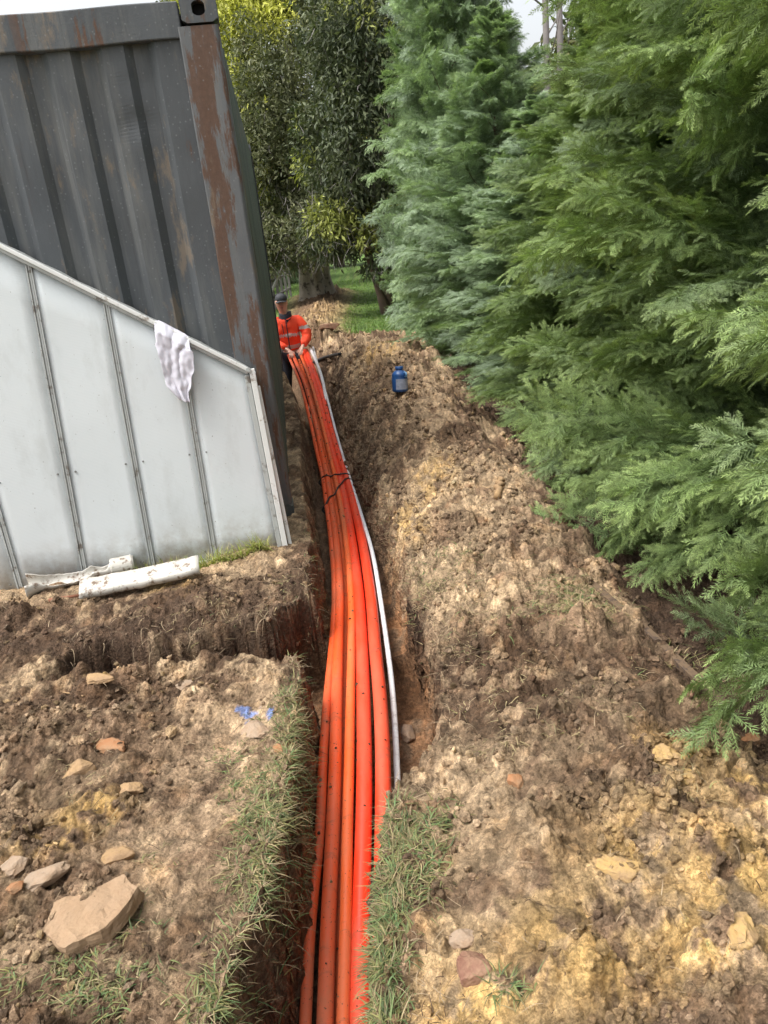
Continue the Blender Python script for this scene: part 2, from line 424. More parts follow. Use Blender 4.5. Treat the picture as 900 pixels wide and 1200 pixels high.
def soil_color(x, y, z, ins, side, xl_, xr_, s, ex):
    i1, i2, c1, c2, c3, m1, m2 = ex
    # ---------------- soil colours (the soil's own patches, with some shade painted in)
    dark = np.array([.080, .051, .034]); brown = np.array([.180, .112, .068]); mid = np.array([.270, .178, .110])
    tan = np.array([.50, .360, .222]); yel = np.array([.64, .415, .160]); pale = np.array([.5, .4, .29]); orange = np.array([.37, .185, .085])
    grassc = np.array([.085, .145, .035])
    n = fbm(x*1.9, y*1.9, 101, 5, .6); n2 = fbm(x*5.5, y*5.5, 102, 5, .6); n3 = fbm(x*15, y*15, 103, 4, .6)
    C = mid[None]*np.ones((len(x), 1))
    def lay(C, col, w): return C+(col[None]-C)*np.clip(w, 0, 1)[:, None]
    C = lay(C, brown*.85, sst((.16+.5*n2-.6*n)/.22))
    C = lay(C, tan, sst((n+.6*n2+.10)/.30)*.9)
    def blob(px, py, rx, ry, zz=0.):
        P = at_z(px, py, zz); return np.exp(-(((x-P[0])/rx)**2+((y-P[1])/ry)**2)**1.3)
    R = (x > xr_)
    # lower right: yellow, tan clay
    for (a, b_, rx, ry, w) in [(800, 1080, .45, .30, 1.0), (600, 1180, .35, .2, .8), (870, 1000, .3, .3, .9), (700, 1000, .2, .12, .7)]:
        C = lay(C, (tan+yel)/2*1.02, blob(a, b_, rx, ry)*w*sst((n2+.45)/.6))
    for (a, b_, rx, ry, w) in [(790, 900, .13, .10, 1.1), (560, 1190, .12, .07, .9), (830, 1150, .13, .09, .9), (900, 1060, .1, .1, .9), (650, 1120, .1, .06, .7), (740, 1030, .10, .06, 1.0), (860, 1080, .12, .1, .9), (700, 1185, .10, .05, .8), (770, 890, .05, .05, 1), (880, 940, .07, .05, .9), (640, 795, .09, .06, .3)]:
        C = lay(C, yel*1.1, blob(a, b_, rx, ry)*w*sst((n3+n2+.5)/.5))
    # right, middle: sandy tan over brown
    for (a, b_, rx, ry, w) in [(540, 590, .30, .8, 1.0), (480, 620, .14, .6, .9), (590, 640, .3, .5, .8), (560, 700, .2, .2, .6), (480, 450, .3, 1.2, .5), (600, 900, .14, .25, .6), (545, 1000, .10, .25, .5)]:
        C = lay(C, tan*1.02, blob(a, b_, rx, ry, .1)*w*sst((n2+.5)/.5))
    for (a, b_, rx, ry, w) in [(475, 605, .12, .28, .8), (500, 570, .1, .3, .6), (448, 430, .25, .8, .8), (520, 560, .1, .3, .5)]:
        C = lay(C, yel*.95, blob(a, b_, rx, ry, .1)*w*sst((n3+.4)/.5))
    for (a, b_, rx, ry, w) in [(530, 625, .10, .14, 1.0), (470, 520, .2, .5, .9), (600, 820, .30, .22, .9), (680, 930, .16, .12, .9), (720, 760, .35, .25, .6), (560, 760, .25, .25, .8), (640, 1000, .2, .12, .6), (800, 830, .25, .15, .8), (430, 480, .15, .9, .9), (870, 850, .2, .15, .8), (620, 770, .5, .3, .5), (500, 860, .15, .3, .5), (720, 870, .3, .15, .6), (600, 660, .25, .3, .35)]:
        C = lay(C, brown*.8, blob(a, b_, rx, ry, .05)*w*sst((n2+.45)/.5))
    # left
    for (a, b_, rx, ry, w) in [(240, 880, .22, .28, .9), (240, 1000, .25, .22, .9), (150, 1000, .25, .2, .6), (300, 830, .12, .15, .8), (190, 1150, .3, .12, .5), (330, 665, .2, .15, .3)]:
        C = lay(C, (tan*np.array([1., .97, .98])), blob(a, b_, rx, ry)*w*sst((n2+.55)/.5))
    for (a, b_, rx, ry, w) in [(40, 900, .4, .3, .9), (100, 820, .3, .15, .9), (30, 1100, .3, .2, .5), (300, 1050, .2, .15, .5), (150, 720, .9, .20, 1.0), (40, 740, .4, .25, 1), (330, 700, .25, .25, .9)]:
        C = lay(C, brown*.9, blob(a, b_, rx, ry)*w*sst((n2+.5)/.5))
    for (a, b_, rx, ry, w) in [(110, 960, .12, .08, 1.), (120, 800, .07, .04, .9), (60, 1000, .12, .08, .7), (200, 690, .15, .08, .6)]:
        C = lay(C, yel*.85, blob(a, b_, rx, ry)*w*sst((n3+n2+.4)/.5))
    # clod to clod variation
    C = C*(1+.42*(i1-.5)*(c1*m1 > .1))[:, None]*(1+.36*(i2-.5)*(c2 > .1))[:, None]
    C = lay(C, tan*1.12, (i2 > .82)*sst(c2*3-.5)*.5*(1-np.maximum(ins, side)))
    # shade in the crevices between clods, painted as darker soil
    crevice_shade = np.clip(1.0-(c1*m1*.8+c2*m2*.9+c3*.5), 0, 1)
    C = C*(1-.34*crevice_shade**1.5)[:, None]*np.clip(1+.34*n3, .5, 1.5)[:, None]*1.0
    # far part of the heap and strip
    C = lay(C, (tan+yel)*.5, sst((y-12)/1.5)*.7*sst((n2+.6)/.6))
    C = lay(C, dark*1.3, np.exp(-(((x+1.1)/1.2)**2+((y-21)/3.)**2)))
    # mulch under the hedge
    hx = ip(y, HX)
    C = lay(C, dark*1.15, sst((x-hx+.07*n2+.10)/.10)*sst((14-y)/1))
    # trench: dark bottom, orange brown subsoil in the walls, dark topsoil near the lip
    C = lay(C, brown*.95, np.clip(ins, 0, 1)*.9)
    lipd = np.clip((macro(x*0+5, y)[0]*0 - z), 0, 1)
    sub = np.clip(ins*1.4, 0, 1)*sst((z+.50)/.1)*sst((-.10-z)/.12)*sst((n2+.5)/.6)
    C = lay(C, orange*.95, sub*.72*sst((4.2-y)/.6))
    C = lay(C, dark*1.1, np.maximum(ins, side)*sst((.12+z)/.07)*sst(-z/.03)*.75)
    C = lay(C, dark*.75, sst((side-.02)/.2)*sst((y-2.78)/.12)*.95)  # side trench far wall: dark topsoil with its shadow painted in
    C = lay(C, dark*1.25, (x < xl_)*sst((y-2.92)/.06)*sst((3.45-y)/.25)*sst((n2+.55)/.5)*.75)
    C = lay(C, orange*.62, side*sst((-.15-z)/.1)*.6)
    # blue survey paint sprayed on the soil
    P = at_z(290, 828, .03); P2 = at_z(318, 829, .03)
    pw = np.maximum(np.exp(-(((x-P[0])/.040)**2+((y-P[1])/.045)**2)), .8*np.exp(-(((x-P2[0])/.020)**2+((y-P2[1])/.03)**2)))
    C = lay(C, np.array([.10, .24, .62]), sst((pw*1.5-.55+1.0*n3)/.5)*.7*(pw > .2))
    # lawn
    g = 1-s
    gc = grassc[None]*(1+.35*n+.25*n2)[:, None]
    gc = gc + (np.array([.18, .15, .06])-gc)*(np.clip(sst((n2-.2)/.5), 0, 1)*.3)[:, None]
    C = C*(1-g)[:, None]+gc*g[:, None]
    C = np.clip(C, .01, .8)
    return C
# ------------------------------------------------------------------ ground sheet
def build_ground():
    ys = [-60, -30, -15, -8, -4, -2, -1, -.5, -.1, .2, .4, .55]
    y = .66
    while y < 13.5:
        ys.append(y); y += .0042*(max(y, 1.0)/1.15)**1.42
    while y < 26: ys.append(y); y += .12
    while y < 400: ys.append(y); y *= 1.12
    ys = np.array(ys)
    nu = 860
    grid = np.linspace(-2.7, 1.75, 1600)
    X = np.zeros((len(ys), nu))
    xl = ip(ys, XL); xr = ip(ys, XR); wr = ip(ys, WSR)
    for i, yy in enumerate(ys):
        d = 1+5*np.exp(-((grid-xl[i])/.045)**2)+4.2*np.exp(-((grid-xr[i]+wr[i]*.2)/(wr[i]*.8+.01))**2)
        d *= np.where(grid < -2.2, .5, 1)
        c = np.cumsum(d); c = (c-c[0])/(c[-1]-c[0])
        X[i] = np.interp(np.linspace(0, 1, nu), c, grid)
    ext_l = np.array([-300, -150, -80, -40, -20, -12, -8, -6, -5.2, -4.6, -4.2, -3.8, -3.5, -3.2, -2.95, -2.8])
    ext_r = np.array([1.82, 1.95, 2.2, 2.5, 3, 4, 6, 9, 14, 25, 50, 100, 200, 300])
    X = np.hstack([np.tile(ext_l, (len(ys), 1)), X, np.tile(ext_r, (len(ys), 1))])
    Y = np.repeat(ys[:, None], X.shape[1], 1)
    x = X.ravel(); y = Y.ravel()
    z, ins, side, xl_, xr_, s, (i1, i2, c1, c2, c3, m1, m2) = ground(x, y)
    # rough, slightly overhanging walls: shove wall vertices sideways
    wall = np.clip(np.maximum(ins*(1-ins), side*(1-side))*4, 0, 1)
    dx = wall*(.040*vnoise(y*9, z*11, 91)+.024*vnoise(y*30, z*34, 92)+.012*vnoise(y*80, z*80, 95))*(1-.5*(x < xl_+.1))
    dy = wall*side*(.030*vnoise(x*11, z*13, 93)+.016*vnoise(x*34, z*40, 94))
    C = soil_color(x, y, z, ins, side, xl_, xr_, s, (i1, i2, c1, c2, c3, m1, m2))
    nr, nc = X.shape
    idx = np.arange(nr*nc).reshape(nr, nc)
    faces = np.stack([idx[:-1, :-1], idx[:-1, 1:], idx[1:, 1:], idx[1:, :-1]], -1).reshape(-1, 4)
    V = np.stack([x+dx, y+dy, z], 1)
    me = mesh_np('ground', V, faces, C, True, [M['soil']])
    o = link('ground', me); tag(o, 'dug brown and yellow clay ground with open trench, lawn beyond', kind='structure')
    return o
build_ground()

# ------------------------------------------------------------------ loose clods, crumbs
def lump(seed, sub=1, sx=1, sy=1, sz=1, amp=.35, freq=1.4, facet=False):
    bm = bmesh.new(); bmesh.ops.create_icosphere(bm, subdivisions=sub, radius=1)
    off = Vector((seed*3.7, seed*1.3, -seed*2.1))
    for v in bm.verts:
        p = v.co.copy(); k = 1+amp*mnoise.noise(p*freq+off)+amp*.45*mnoise.noise(p*freq*2.7+off)
        if facet:
            for d in range(13):
                rr = random.Random(seed*31+d); nn = Vector((rr.gauss(0, 1), rr.gauss(0, 1), rr.gauss(0, 1))).normalized()
                h = p.dot(nn)*k; lim = rr.uniform(.55, .85)
                if h > lim: k *= lim/h
            k *= 1+.05*mnoise.noise(p*6+off)+.035*mnoise.noise(p*14+off)
        v.co = Vector((p.x*k*sx, p.y*k*sy, p.z*k*sz))
    V = np.array([v.co[:] for v in bm.verts]); Fc = np.array([[l.index for l in f.verts] for f in bm.faces]); bm.free()
    return V, Fc
def rots(n, rng, tilt=1.):
    a = rng.uniform(0, 2*np.pi, n); b = rng.uniform(-1, 1, n)*tilt; c = rng.uniform(-1, 1, n)*tilt
    ca, sa = np.cos(a), np.sin(a); cb, sb = np.cos(b), np.sin(b); cc, sc = np.cos(c), np.sin(c)
    Z = np.zeros(n); O = np.ones(n)
    Rz = np.stack([ca, -sa, Z, sa, ca, Z, Z, Z, O], 1).reshape(n, 3, 3)
    Ry = np.stack([cb, Z, sb, Z, O, Z, -sb, Z, cb], 1).reshape(n, 3, 3)
    Rx = np.stack([O, Z, Z, Z, cc, -sc, Z, sc, cc], 1).reshape(n, 3, 3)
    return Rz @ Ry @ Rx
def screen_pts(n, rng, box, zr=0.0):
    """spread points over the part of the ground in view, evenly as seen"""
    px = rng.uniform(box[0], box[2], n); py = rng.uniform(box[1], box[3], n)
    d = F[None]*FPX+CR[None]*(px-450)[:, None]-CU[None]*(py-600)[:, None]
    t = (zr-CH)/d[:, 2]
    return CAM[0]+d[:, 0]*t, CAM[1]+d[:, 1]*t
def build_clods():
    rng = np.random.default_rng(5)
    tmpl = [lump(i, 1, amp=.7, freq=1.9, facet=True) for i in range(8)] 
    Vs = []; Fs = []; Cs = []; base = 0
    x = rng.uniform(-2.3, 1.2, 60000); y = .85+ (rng.uniform(0, 1, 60000)**1.7)*7.5
    x = np.concatenate([x, rng.uniform(-1.6, 1.0, 5000)]); y = np.concatenate([y, rng.uniform(8, 13, 5000)])
    nb_ = 1500
    bx = np.r_[rng.normal(.75, .35, nb_), rng.normal(-1.25, .35, nb_), rng.uniform(.1, 1., nb_//2)]; by = np.r_[rng.normal(1.5, .35, nb_), rng.normal(1.9, .45, nb_), rng.uniform(3, 10, nb_//2)]
    x = np.concatenate([x, bx]); y = np.concatenate([y, by])
    z, ins, side, xl, xr, s, ex = ground(x, y)
    n2 = fbm(x*3.4, y*3.4, 15, 3)
    big = np.r_[np.zeros(len(x)-len(bx)), (.006+.020*rng.uniform(0, 1, len(bx))**3)]
    size = (.0030+.015*rng.uniform(0, 1, len(x))**5)*np.interp(y, [1, 3, 8, 12], [1, 1.25, 2., 3])
    size = np.where(big > 0, big, size)
    keep = (rng.uniform(0, 1, len(x)) < (.06+.94*sst((fbm(x*2.7, y*2.7, 115, 3)+.15)/.4))*np.clip(1-.9*(np.exp(-(((x+.62)/.32)**2+((y-1.9)/.8)**2))+.8*np.exp(-(((x-.15)/.16)**2+((y-1.5)/.5)**2))), 0.05, 1)) & (np.maximum(ins, side) < .9)
    keep &= ~((x < xl) & (y > 3.55)) ; keep &= x < ip(y, HX)+.3
    x, y, z, size, n2 = x[keep], y[keep], z[keep], size[keep], n2[keep]
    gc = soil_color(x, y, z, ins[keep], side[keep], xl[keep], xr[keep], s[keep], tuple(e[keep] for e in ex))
    kk = fbm(x*1.9, y*1.9, 101, 5, .6)
    # bits fallen on the conduits
    px_, py_, pz_ = [], [], []
    for k_, (pt, r) in CONDUIT.items():
        m = rng.integers(0, len(pt)-10, 110); th = rng.normal(0, .5, 110)
        px_.append(pt[m, 0]+r*np.sin(th)); py_.append(pt[m, 1]+rng.uniform(-.02, .02, 110)); pz_.append(pt[m, 2]+r*np.cos(th)-.001)
    px_, py_, pz_ = map(np.concatenate, (px_, py_, pz_)); m = len(px_)
    x = np.r_[x, px_]; y = np.r_[y, py_]; z = np.r_[z, pz_]; size = np.r_[size, (.0015+.006*rng.uniform(0, 1, m)**4)*np.interp(py_, [1, 4, 8], [1, 1.4, 2])]; gc = np.vstack([gc, np.tile([.10, .06, .035], (m, 1))]); n2 = np.r_[n2, n2[:m]]; kk = np.r_[kk, kk[:m]]
    Rm = rots(len(x), rng, 3.)
    which = rng.integers(0, 8, len(x))
    pal = np.array([[.17, .115, .075], [.25, .175, .115], [.34, .24, .15], [.43, .31, .15], [.11, .07, .05], [.38, .29, .2]])
    for k in range(8):
        q = which == k; n = q.sum(); tv, tf = tmpl[k]
        sc = size[q][:, None]*rng.uniform(.6, 1.3, (n, 3))
        P = np.einsum('nij,nvj->nvi', Rm[q], tv[None]*sc[:, None, :])
        P += np.stack([x[q], y[q], z[q]+size[q]*.35], 1)[:, None, :]
        c = pal[rng.choice(6, n, p=[.28, .27, .2, .09, .08, .08])]*.35+gc[q]*.72
        c = c*rng.uniform(.6, 1.35, (n, 1))
        Vs.append(P.reshape(-1, 3)); Cs.append(np.repeat(c, len(tv), 0))
        Fs.append((tf[None]+(np.arange(n)*len(tv))[:, None, None]+base).reshape(-1, 3)); base += n*len(tv)
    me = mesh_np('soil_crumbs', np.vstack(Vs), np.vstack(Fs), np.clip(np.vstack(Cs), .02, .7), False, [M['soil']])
    tag(link('soil_crumbs', me), 'loose crumbs and small clods of soil', kind='stuff')
# ------------------------------------------------------------------ grass and rootlets
def strips(P0, D, L, W, curl, rng, segs=3, flat=None):
    """bent tapering blades; P0 (n,3) D (n,3) unit start dirs"""
    n = len(P0); up = np.array([0, 0, 1.])
    side = np.cross(D, up[None]); side /= (np.linalg.norm(side, axis=1, keepdims=True)+1e-6)
    V = np.zeros((n, (segs+1)*2, 3)); p = P0.copy(); d = D.copy()
    for k in range(segs+1):
        w = W*(1-(k/segs)**1.6*.93)
        V[:, 2*k] = p-side*w[:, None]/2; V[:, 2*k+1] = p+side*w[:, None]/2
        p = p+d*(L/segs)[:, None]; d = d+curl/segs; d /= np.linalg.norm(d, axis=1, keepdims=True)
    f = []
    for k in range(segs): f.append([2*k, 2*k+1, 2*k+3, 2*k+2])
    f = np.array(f)
    Fc = (f[None]+(np.arange(n)*(segs+1)*2)[:, None, None]).reshape(-1, 4)
    return V.reshape(-1, 3), Fc, (segs+1)*2
def build_grass():
    rng = np.random.default_rng(21)
    pts = []
    # (px,py,rx px,ry px,count,length,straw share,upright)
    patches = [(350, 880, 16, 70, 2600, .066, .35, .5), (352, 960, 14, 45, 1800, .075, .35, .4), (332, 1040, 12, 55, 1700, .075, .3, .4), (308, 1130, 14, 60, 1700, .075, .3, .5), (345, 880, 24, 60, 1300, .055, .4, .5), (318, 960, 42, 60, 2300, .06, .38, .4), (290, 1010, 30, 40, 700, .05, .45, .35), (270, 890, 26, 30, 420, .04, .3, .3),
        (350, 810, 16, 40, 420, .05, .45, .5), (250, 1165, 30, 30, 700, .06, .25, .5), (272, 1090, 20, 50, 350, .05, .5, .35), (110, 1150, 75, 32, 900, .05, .2, .4), (150, 1080, 30, 25, 150, .04, .4, .4), (195, 1000, 20, 18, 100, .045, .6, .3),
        (470, 965, 26, 36, 1100, .055, .30, .5), (460, 1040, 26, 40, 1100, .055, .30, .5), (500, 1010, 24, 60, 900, .05, .35, .4), (450, 1120, 18, 50, 900, .06, .2, .6), (455, 1180, 16, 22, 500, .065, .15, .6), (520, 960, 18, 30, 260, .05, .3, .4), (600, 1165, 16, 22, 120, .05, .3, .5),
        (680, 710, 46, 30, 1500, .055, .50, .35), (650, 730, 30, 20, 400, .05, .7, .3), (530, 668, 34, 14, 420, .05, .45, .4), (500, 690, 40, 24, 700, .05, .75, .3), (455, 650, 14, 36, 420, .055, .45, .5), (448, 615, 8, 24, 260, .06, .35, .5), (478, 720, 20, 26, 320, .055, .7, .3), (560, 740, 50, 36, 500, .05, .85, .2), (480, 790, 18, 50, 260, .05, .85, .2),
        (378, 665, 9, 28, 420, .06, .25, .6), (368, 625, 9, 22, 160, .05, .5, .5), (340, 690, 30, 22, 260, .055, .85, .2), (280, 720, 60, 15, 300, .055, .9, .1), (420, 545, 12, 45, 420, .06, .7, .4), (425, 590, 10, 30, 260, .06, .6, .4), (405, 480, 8, 30, 160, .07, .7, .3),
        (700, 830, 80, 60, 260, .05, .9, .2), (600, 850, 60, 60, 320, .05, .9, .15), (800, 940, 30, 20, 40, .06, .9, .3), (830, 770, 30, 20, 130, .08, .4, .5), (150, 890, 90, 80, 140, .045, .9, .1), (760, 640, 40, 40, 90, .07, .6, .3)]
    X = []; Y = []; Ls = []; S = []; U = []
    for (px, py, rx, ry, n, L, st, up) in patches:
        n = int(n*.85); c = rng.normal(0, .55, (n//16+1, 2))
        i = rng.integers(0, len(c), n)
        qx = px+rx*c[i, 0]+rng.normal(0, 5.5, n); qy = py+ry*c[i, 1]+rng.normal(0, 5.5, n)
        d = F[None]*FPX+CR[None]*(qx-450)[:, None]-CU[None]*(qy-600)[:, None]; t = (.03-CH)/d[:, 2]
        X.append(d[:, 0]*t); Y.append(d[:, 1]*t); Ls.append(np.full(n, L)); S.append(np.full(n, st)); U.append(np.full(n, up))
    X, Y, Ls, S, U = map(np.concatenate, (X, Y, Ls, S, U))
    z, ins, side, xl, xr, s, ex = ground(X, Y)
    k = np.maximum(ins, side) < .55
    X, Y, Ls, S, U, z, xl, xr = X[k], Y[k], Ls[k], S[k], U[k], z[k], xl[k], xr[k]
    n = len(X)
    a = rng.uniform(0, 2*np.pi, n)
    # near the lips the blades hang in
    lx = np.where(np.abs(X-xl) < .08, .5, 0)-np.where(np.abs(X-xr) < .08, .7, 0)
    U = U*.72
    D = np.stack([np.cos(a)+lx, np.sin(a), U*rng.uniform(.2, 2.2, n)], 1); D /= np.linalg.norm(D, axis=1, keepdims=True)
    L = Ls*.82*rng.uniform(.4, 1.45, n)
    curl = np.stack([rng.normal(0, .45, n)+lx*.2, rng.normal(0, .45, n), -rng.uniform(.2, 1.5, n)], 1)
    V, Fc, per = strips(np.stack([X, Y, z-.003], 1), D, L, rng.uniform(.0022, .0050, n), curl, rng)
    straw = rng.uniform(0, 1, n) < S
    g = np.array([.125, .165, .065])[None]*rng.uniform(.5, 1.6, (n, 1))*np.array([[1, 1, 1]])
    g[:, 0] *= rng.uniform(.8, 1.5, n)
    w = np.array([.34, .27, .15])[None]*rng.uniform(.45, 1.25, (n, 1))
    c = np.where(straw[:, None], w, g)
    me = mesh_np('grass_tufts', V, Fc, np.repeat(c, per, 0), False, [M['grass']])
    tag(link('grass_tufts', me), 'torn green and straw grass tufts along the trench lips', kind='stuff')
    # lush uncut grass at the foot of the shed wall
    m = 900
    tx = rng.beta(1.6, 1.0, m)
    A = at_z(150, 678, 0); B = at_z(322, 648, 0)
    cl = np.floor(tx*22)/22+.03*rng.normal(0, .35, m)
    P = A[None]+(B-A)[None]*cl[:, None]; P[:, 1] -= rng.uniform(.0, .05, m); 
    P[:, 2] = ground(P[:, 0], P[:, 1])[0]-.004
    a = rng.uniform(0, 2*np.pi, m)
    D = np.stack([np.cos(a)*.7, np.sin(a)*.6-.2, rng.uniform(.6, 1.7, m)], 1); D /= np.linalg.norm(D, axis=1, keepdims=True)
    V, Fc, per = strips(P, D, rng.uniform(.04, .12, m), rng.uniform(.003, .006, m), np.stack([rng.normal(0, .6, m), rng.normal(-.2, .5, m), -rng.uniform(.2, 1.6, m)], 1), rng, 4)
    c = np.where(rng.uniform(0, 1, (m, 1)) < .55, np.array([[.30, .36, .08]]), np.array([[.42, .38, .17]]))*rng.uniform(.6, 1.2, (m, 1))
    me = mesh_np('shed_grass', V, Fc, np.repeat(c, per, 0), False, [M['grass']])
    tag(link('shed_grass', me), 'yellow green grass growing along the foot of the shed wall', kind='stuff')
    # lawn beyond the heap
    m = 30000
    X = rng.uniform(-6, 4, m); Y = 12+rng.uniform(0, 1, m)**1.4*18
    s = soilness(X, Y); k = (s < .4); X, Y = X[k], Y[k]; m = len(X)
    z = ground(X, Y)[0]; a = rng.uniform(0, 2*np.pi, m)
    D = np.stack([np.cos(a)*.5, np.sin(a)*.5, rng.uniform(.6, 1.4, m)], 1); D /= np.linalg.norm(D, axis=1, keepdims=True)
    V, Fc, per = strips(np.stack([X, Y, z-.004], 1), D, rng.uniform(.03, .09, m), np.full(m, .014), np.stack([rng.normal(0, .4, m), rng.normal(0, .4, m), -rng.uniform(.2, 1, m)], 1), rng, 2)
    c = np.array([.12, .20, .035])[None]*rng.uniform(.6, 1.4, (m, 1))*(1+.3*fbm(X*1.1, Y*.6, 77, 3))[:, None]
    me = mesh_np('lawn_grass', V, Fc, np.repeat(np.clip(c, .01, 1), per, 0), False, [M['grass']])
    tag(link('lawn_grass', me), 'short green lawn grass beyond the spoil heap', kind='stuff')
def build_roots():
    rng = np.random.default_rng(31)
    n = 6500
    Y = 1.0+rng.uniform(0, 1, n)**1.3*7.5; X = rng.uniform(-2., 1.0, n)
    # crowd them at the lips of both trenches
    q = rng.uniform(0, 1, n)
    xl_, xr_ = ip(Y, XL), ip(Y, XR)
    X = np.where(q < .22, xl_-np.abs(rng.normal(0, .06, n)), X); X = np.where((q > .22) & (q < .50), xr_+np.abs(rng.normal(0, .10, n)), X)
    k = (q > .5) & (q < .62); Y = np.where(k, 3.02+rng.normal(0, .08, n), Y); X = np.where(k, rng.uniform(-1.55, -.35, n), X)
    z, ins, side, xl, xr, s, ex = ground(X, Y)
    k = (np.maximum(ins, side) < .8) & ~((X < xl) & (Y > 3.6)); X, Y, z, ins, xl, xr, q = [v[k] for v in (X, Y, z, ins, xl, xr, q)]
    n = len(X); a = rng.uniform(0, 2*np.pi, n)
    lip = (np.abs(X-xl) < .05)*1.-(np.abs(X-xr) < .05)*1.
    sd = ((q > .5) & (q < .62))*1.
    D = np.stack([np.cos(a)+lip*.8, np.sin(a)-sd*1.2, rng.uniform(-.1, .5, n)], 1); D /= np.linalg.norm(D, axis=1, keepdims=True)
    L = rng.uniform(.02, .075, n)*np.interp(Y, [1, 4, 8], [1, 1.3, 2.2])*(1+sd*.6)
    curl = np.stack([rng.normal(0, 1., n), rng.normal(0, 1., n), -rng.uniform(.1, 1.5, n)-sd], 1)
    V, Fc, per = strips(np.stack([X, Y, z+.003], 1), D, L, rng.uniform(.0009, .0022, n)*np.interp(Y, [1, 4, 8], [1, 1.6, 3]), curl, rng, 4)
    c = np.where(rng.uniform(0, 1, (n, 1)) < .55+.3*sd[:, None], np.array([[.07, .045, .03]]), np.array([[.33, .25, .16]]))*rng.uniform(.6, 1.3, (n, 1))
    me = mesh_np('rootlets', V, Fc, np.repeat(c, per, 0), False, [M['root']])
    tag(link('rootlets', me), 'fine torn roots and straw over the dug soil', kind='stuff')
build_grass(); build_roots()

# ------------------------------------------------------------------ named stones and sticks
def stone(name, px, py, w, d, h, mat, label, rot=0, cat='rock', group=None, seed=1, tilt=(0, 0), sink=.35, facet=True):
    P = hit(px, py)
    V, Fc = lump(seed, 4, w/2*1.2, d/2*1.2, h/2*1.2, .28 if facet else .55, 1.3 if facet else 2.2, True)
    me = mesh_np(name, V, Fc, None, False, [mat])
    o = link(name, me); o.location = (P[0], P[1], gz(P[0], P[1])+h*(.5-sink-.12)); o.rotation_euler = (tilt[0], tilt[1], rad(rot))
    tag(o, label, cat, group); return o
# the flat slab: an irregular polygon with a broken edge
def slab():
    P = [hit(x, y) for x, y in [(55, 1103), (70, 1072), (92, 1052), (150, 1046), (168, 1062), (160, 1082), (130, 1104), (80, 1126), (66, 1112)]]
    c = sum(P)/len(P); top = max(p[2] for p in P)*.6+c[2]*.4+.022
    bm = bmesh.new()
    vs = [bm.verts.new((p[0]-c[0], p[1]-c[1], 0)) for p in P]
    f = bm.faces.new(vs)
    r = bmesh.ops.extrude_face_region(bm, geom=[f])
    for v in [g for g in r['geom'] if isinstance(g, bmesh.types.BMVert)]: v.co.z -= .045; v.co.x *= 1.04; v.co.y *= 1.04
    bmesh.ops.recalc_face_normals(bm, faces=bm.faces)
    bmesh.ops.triangulate(bm, faces=bm.faces)
    bmesh.ops.subdivide_edges(bm, edges=bm.edges, cuts=5, use_grid_fill=True)
    for v in bm.verts:
        n = mnoise.noise(v.co*28)*.006+mnoise.noise(v.co*75)*.0025; v.co += Vector((n*1.3, mnoise.noise(v.co*31+Vector((5, 5, 5)))*.007, n))
    me = bpy.data.meshes.new('flat_rock'); bm.to_mesh(me); bm.free(); me.materials.append(M['st_flat'])
    me.polygons.foreach_set('use_smooth', [False]*len(me.polygons))
    o = link('flat_rock', me); o.location = (c[0], c[1], top); o.rotation_euler = (rad(6), rad(-3), 0)
    tag(o, 'large flat pinkish tan rock slab lying on the soil at lower left', 'rock')
slab()
stone('rock', 93, 905, .11, .075, .06, M['st_tan'], 'rounded tan rock on brown soil below the side trench', 25, seed=2)
stone('rock', 20, 1018, .08, .055, .05, M['st_grey'], 'pinkish grey rock near the left edge above an orange one', 10, seed=3)
stone('rock', 19, 1041, .05, .035, .03, M['st_orange'], 'small bright orange rock just under a grey one at the left', -10, seed=4)
stone('rock', 555, 1138, .095, .07, .06, M['st_red'], 'dark red brown rock lying on yellow clay by the trench', 15, seed=5)
stone('rock', 330, 881, .04, .055, .03, M['st_orange'], 'orange brown stone in the grass at the left lip of the trench', 40, seed=6, sink=.2)
stone('clay_clod', 880, 868, .07, .05, .045, M['st_orange'], 'orange clay clod on dark soil close to the hedge at right edge', 0, 'clod', seed=7, facet=False)
stone('rock', 130, 875, .12, .055, .035, M['st_orange'], 'thin orange brown rock flake on soil above the tan rock', -30, seed=8, sink=.4)
stone('rock', 150, 927, .09, .07, .04, M['st_tan'], 'yellow tan broken rock right of and below the rounded one', -20, seed=9)
stone('rock', 218, 803, .09, .05, .04, M['st_grey'], 'grey tan stone sitting on the near lip of the side trench', 0, seed=10)
stone('rock', 118, 798, .12, .06, .04, M['st_tan'], 'yellow tan slab on the left part of the side trench lip', -15, seed=11)
stone('rock', 300, 855, .09, .11, .03, M['st_grey'], 'pale flat stone beside the blue paint mark', 20, seed=12, sink=.45)
stone('rock', 135, 1003, .10, .055, .04, M['st_tan'], 'tan stone lying just above the large flat slab', 10, seed=13)
stone('rock', 52, 1030, .12, .08, .05, M['st_grey'], 'brown grey clay rock between the orange rock and the slab', 30, seed=14, sink=.4)
stone('rock', 605, 915, .045, .05, .035, M['st_orange'], 'dull orange stone in the smooth tan soil right of the trench', 0, seed=15, sink=.4)
stone('rock', 540, 1103, .07, .05, .04, M['st_grey'], 'brown stone up the slope from the dark red rock', 0, seed=16)
stone('rock', 478, 862, .06, .12, .05, M['st_dark'], 'dark grey rock set in the right trench wall beside white pipe', 10, seed=17)
stone('rock', 388, 384, .35, .16, .12, M['st_red'], 'reddish slab of rock on the far heap behind the worker', 30, seed=18, sink=.2)
stone('clay_clod', 778, 890, .09, .08, .04, M['st_yellow'], 'bright yellow clay clod in the right part of the heap', 0, 'clod', seed=19, facet=False)
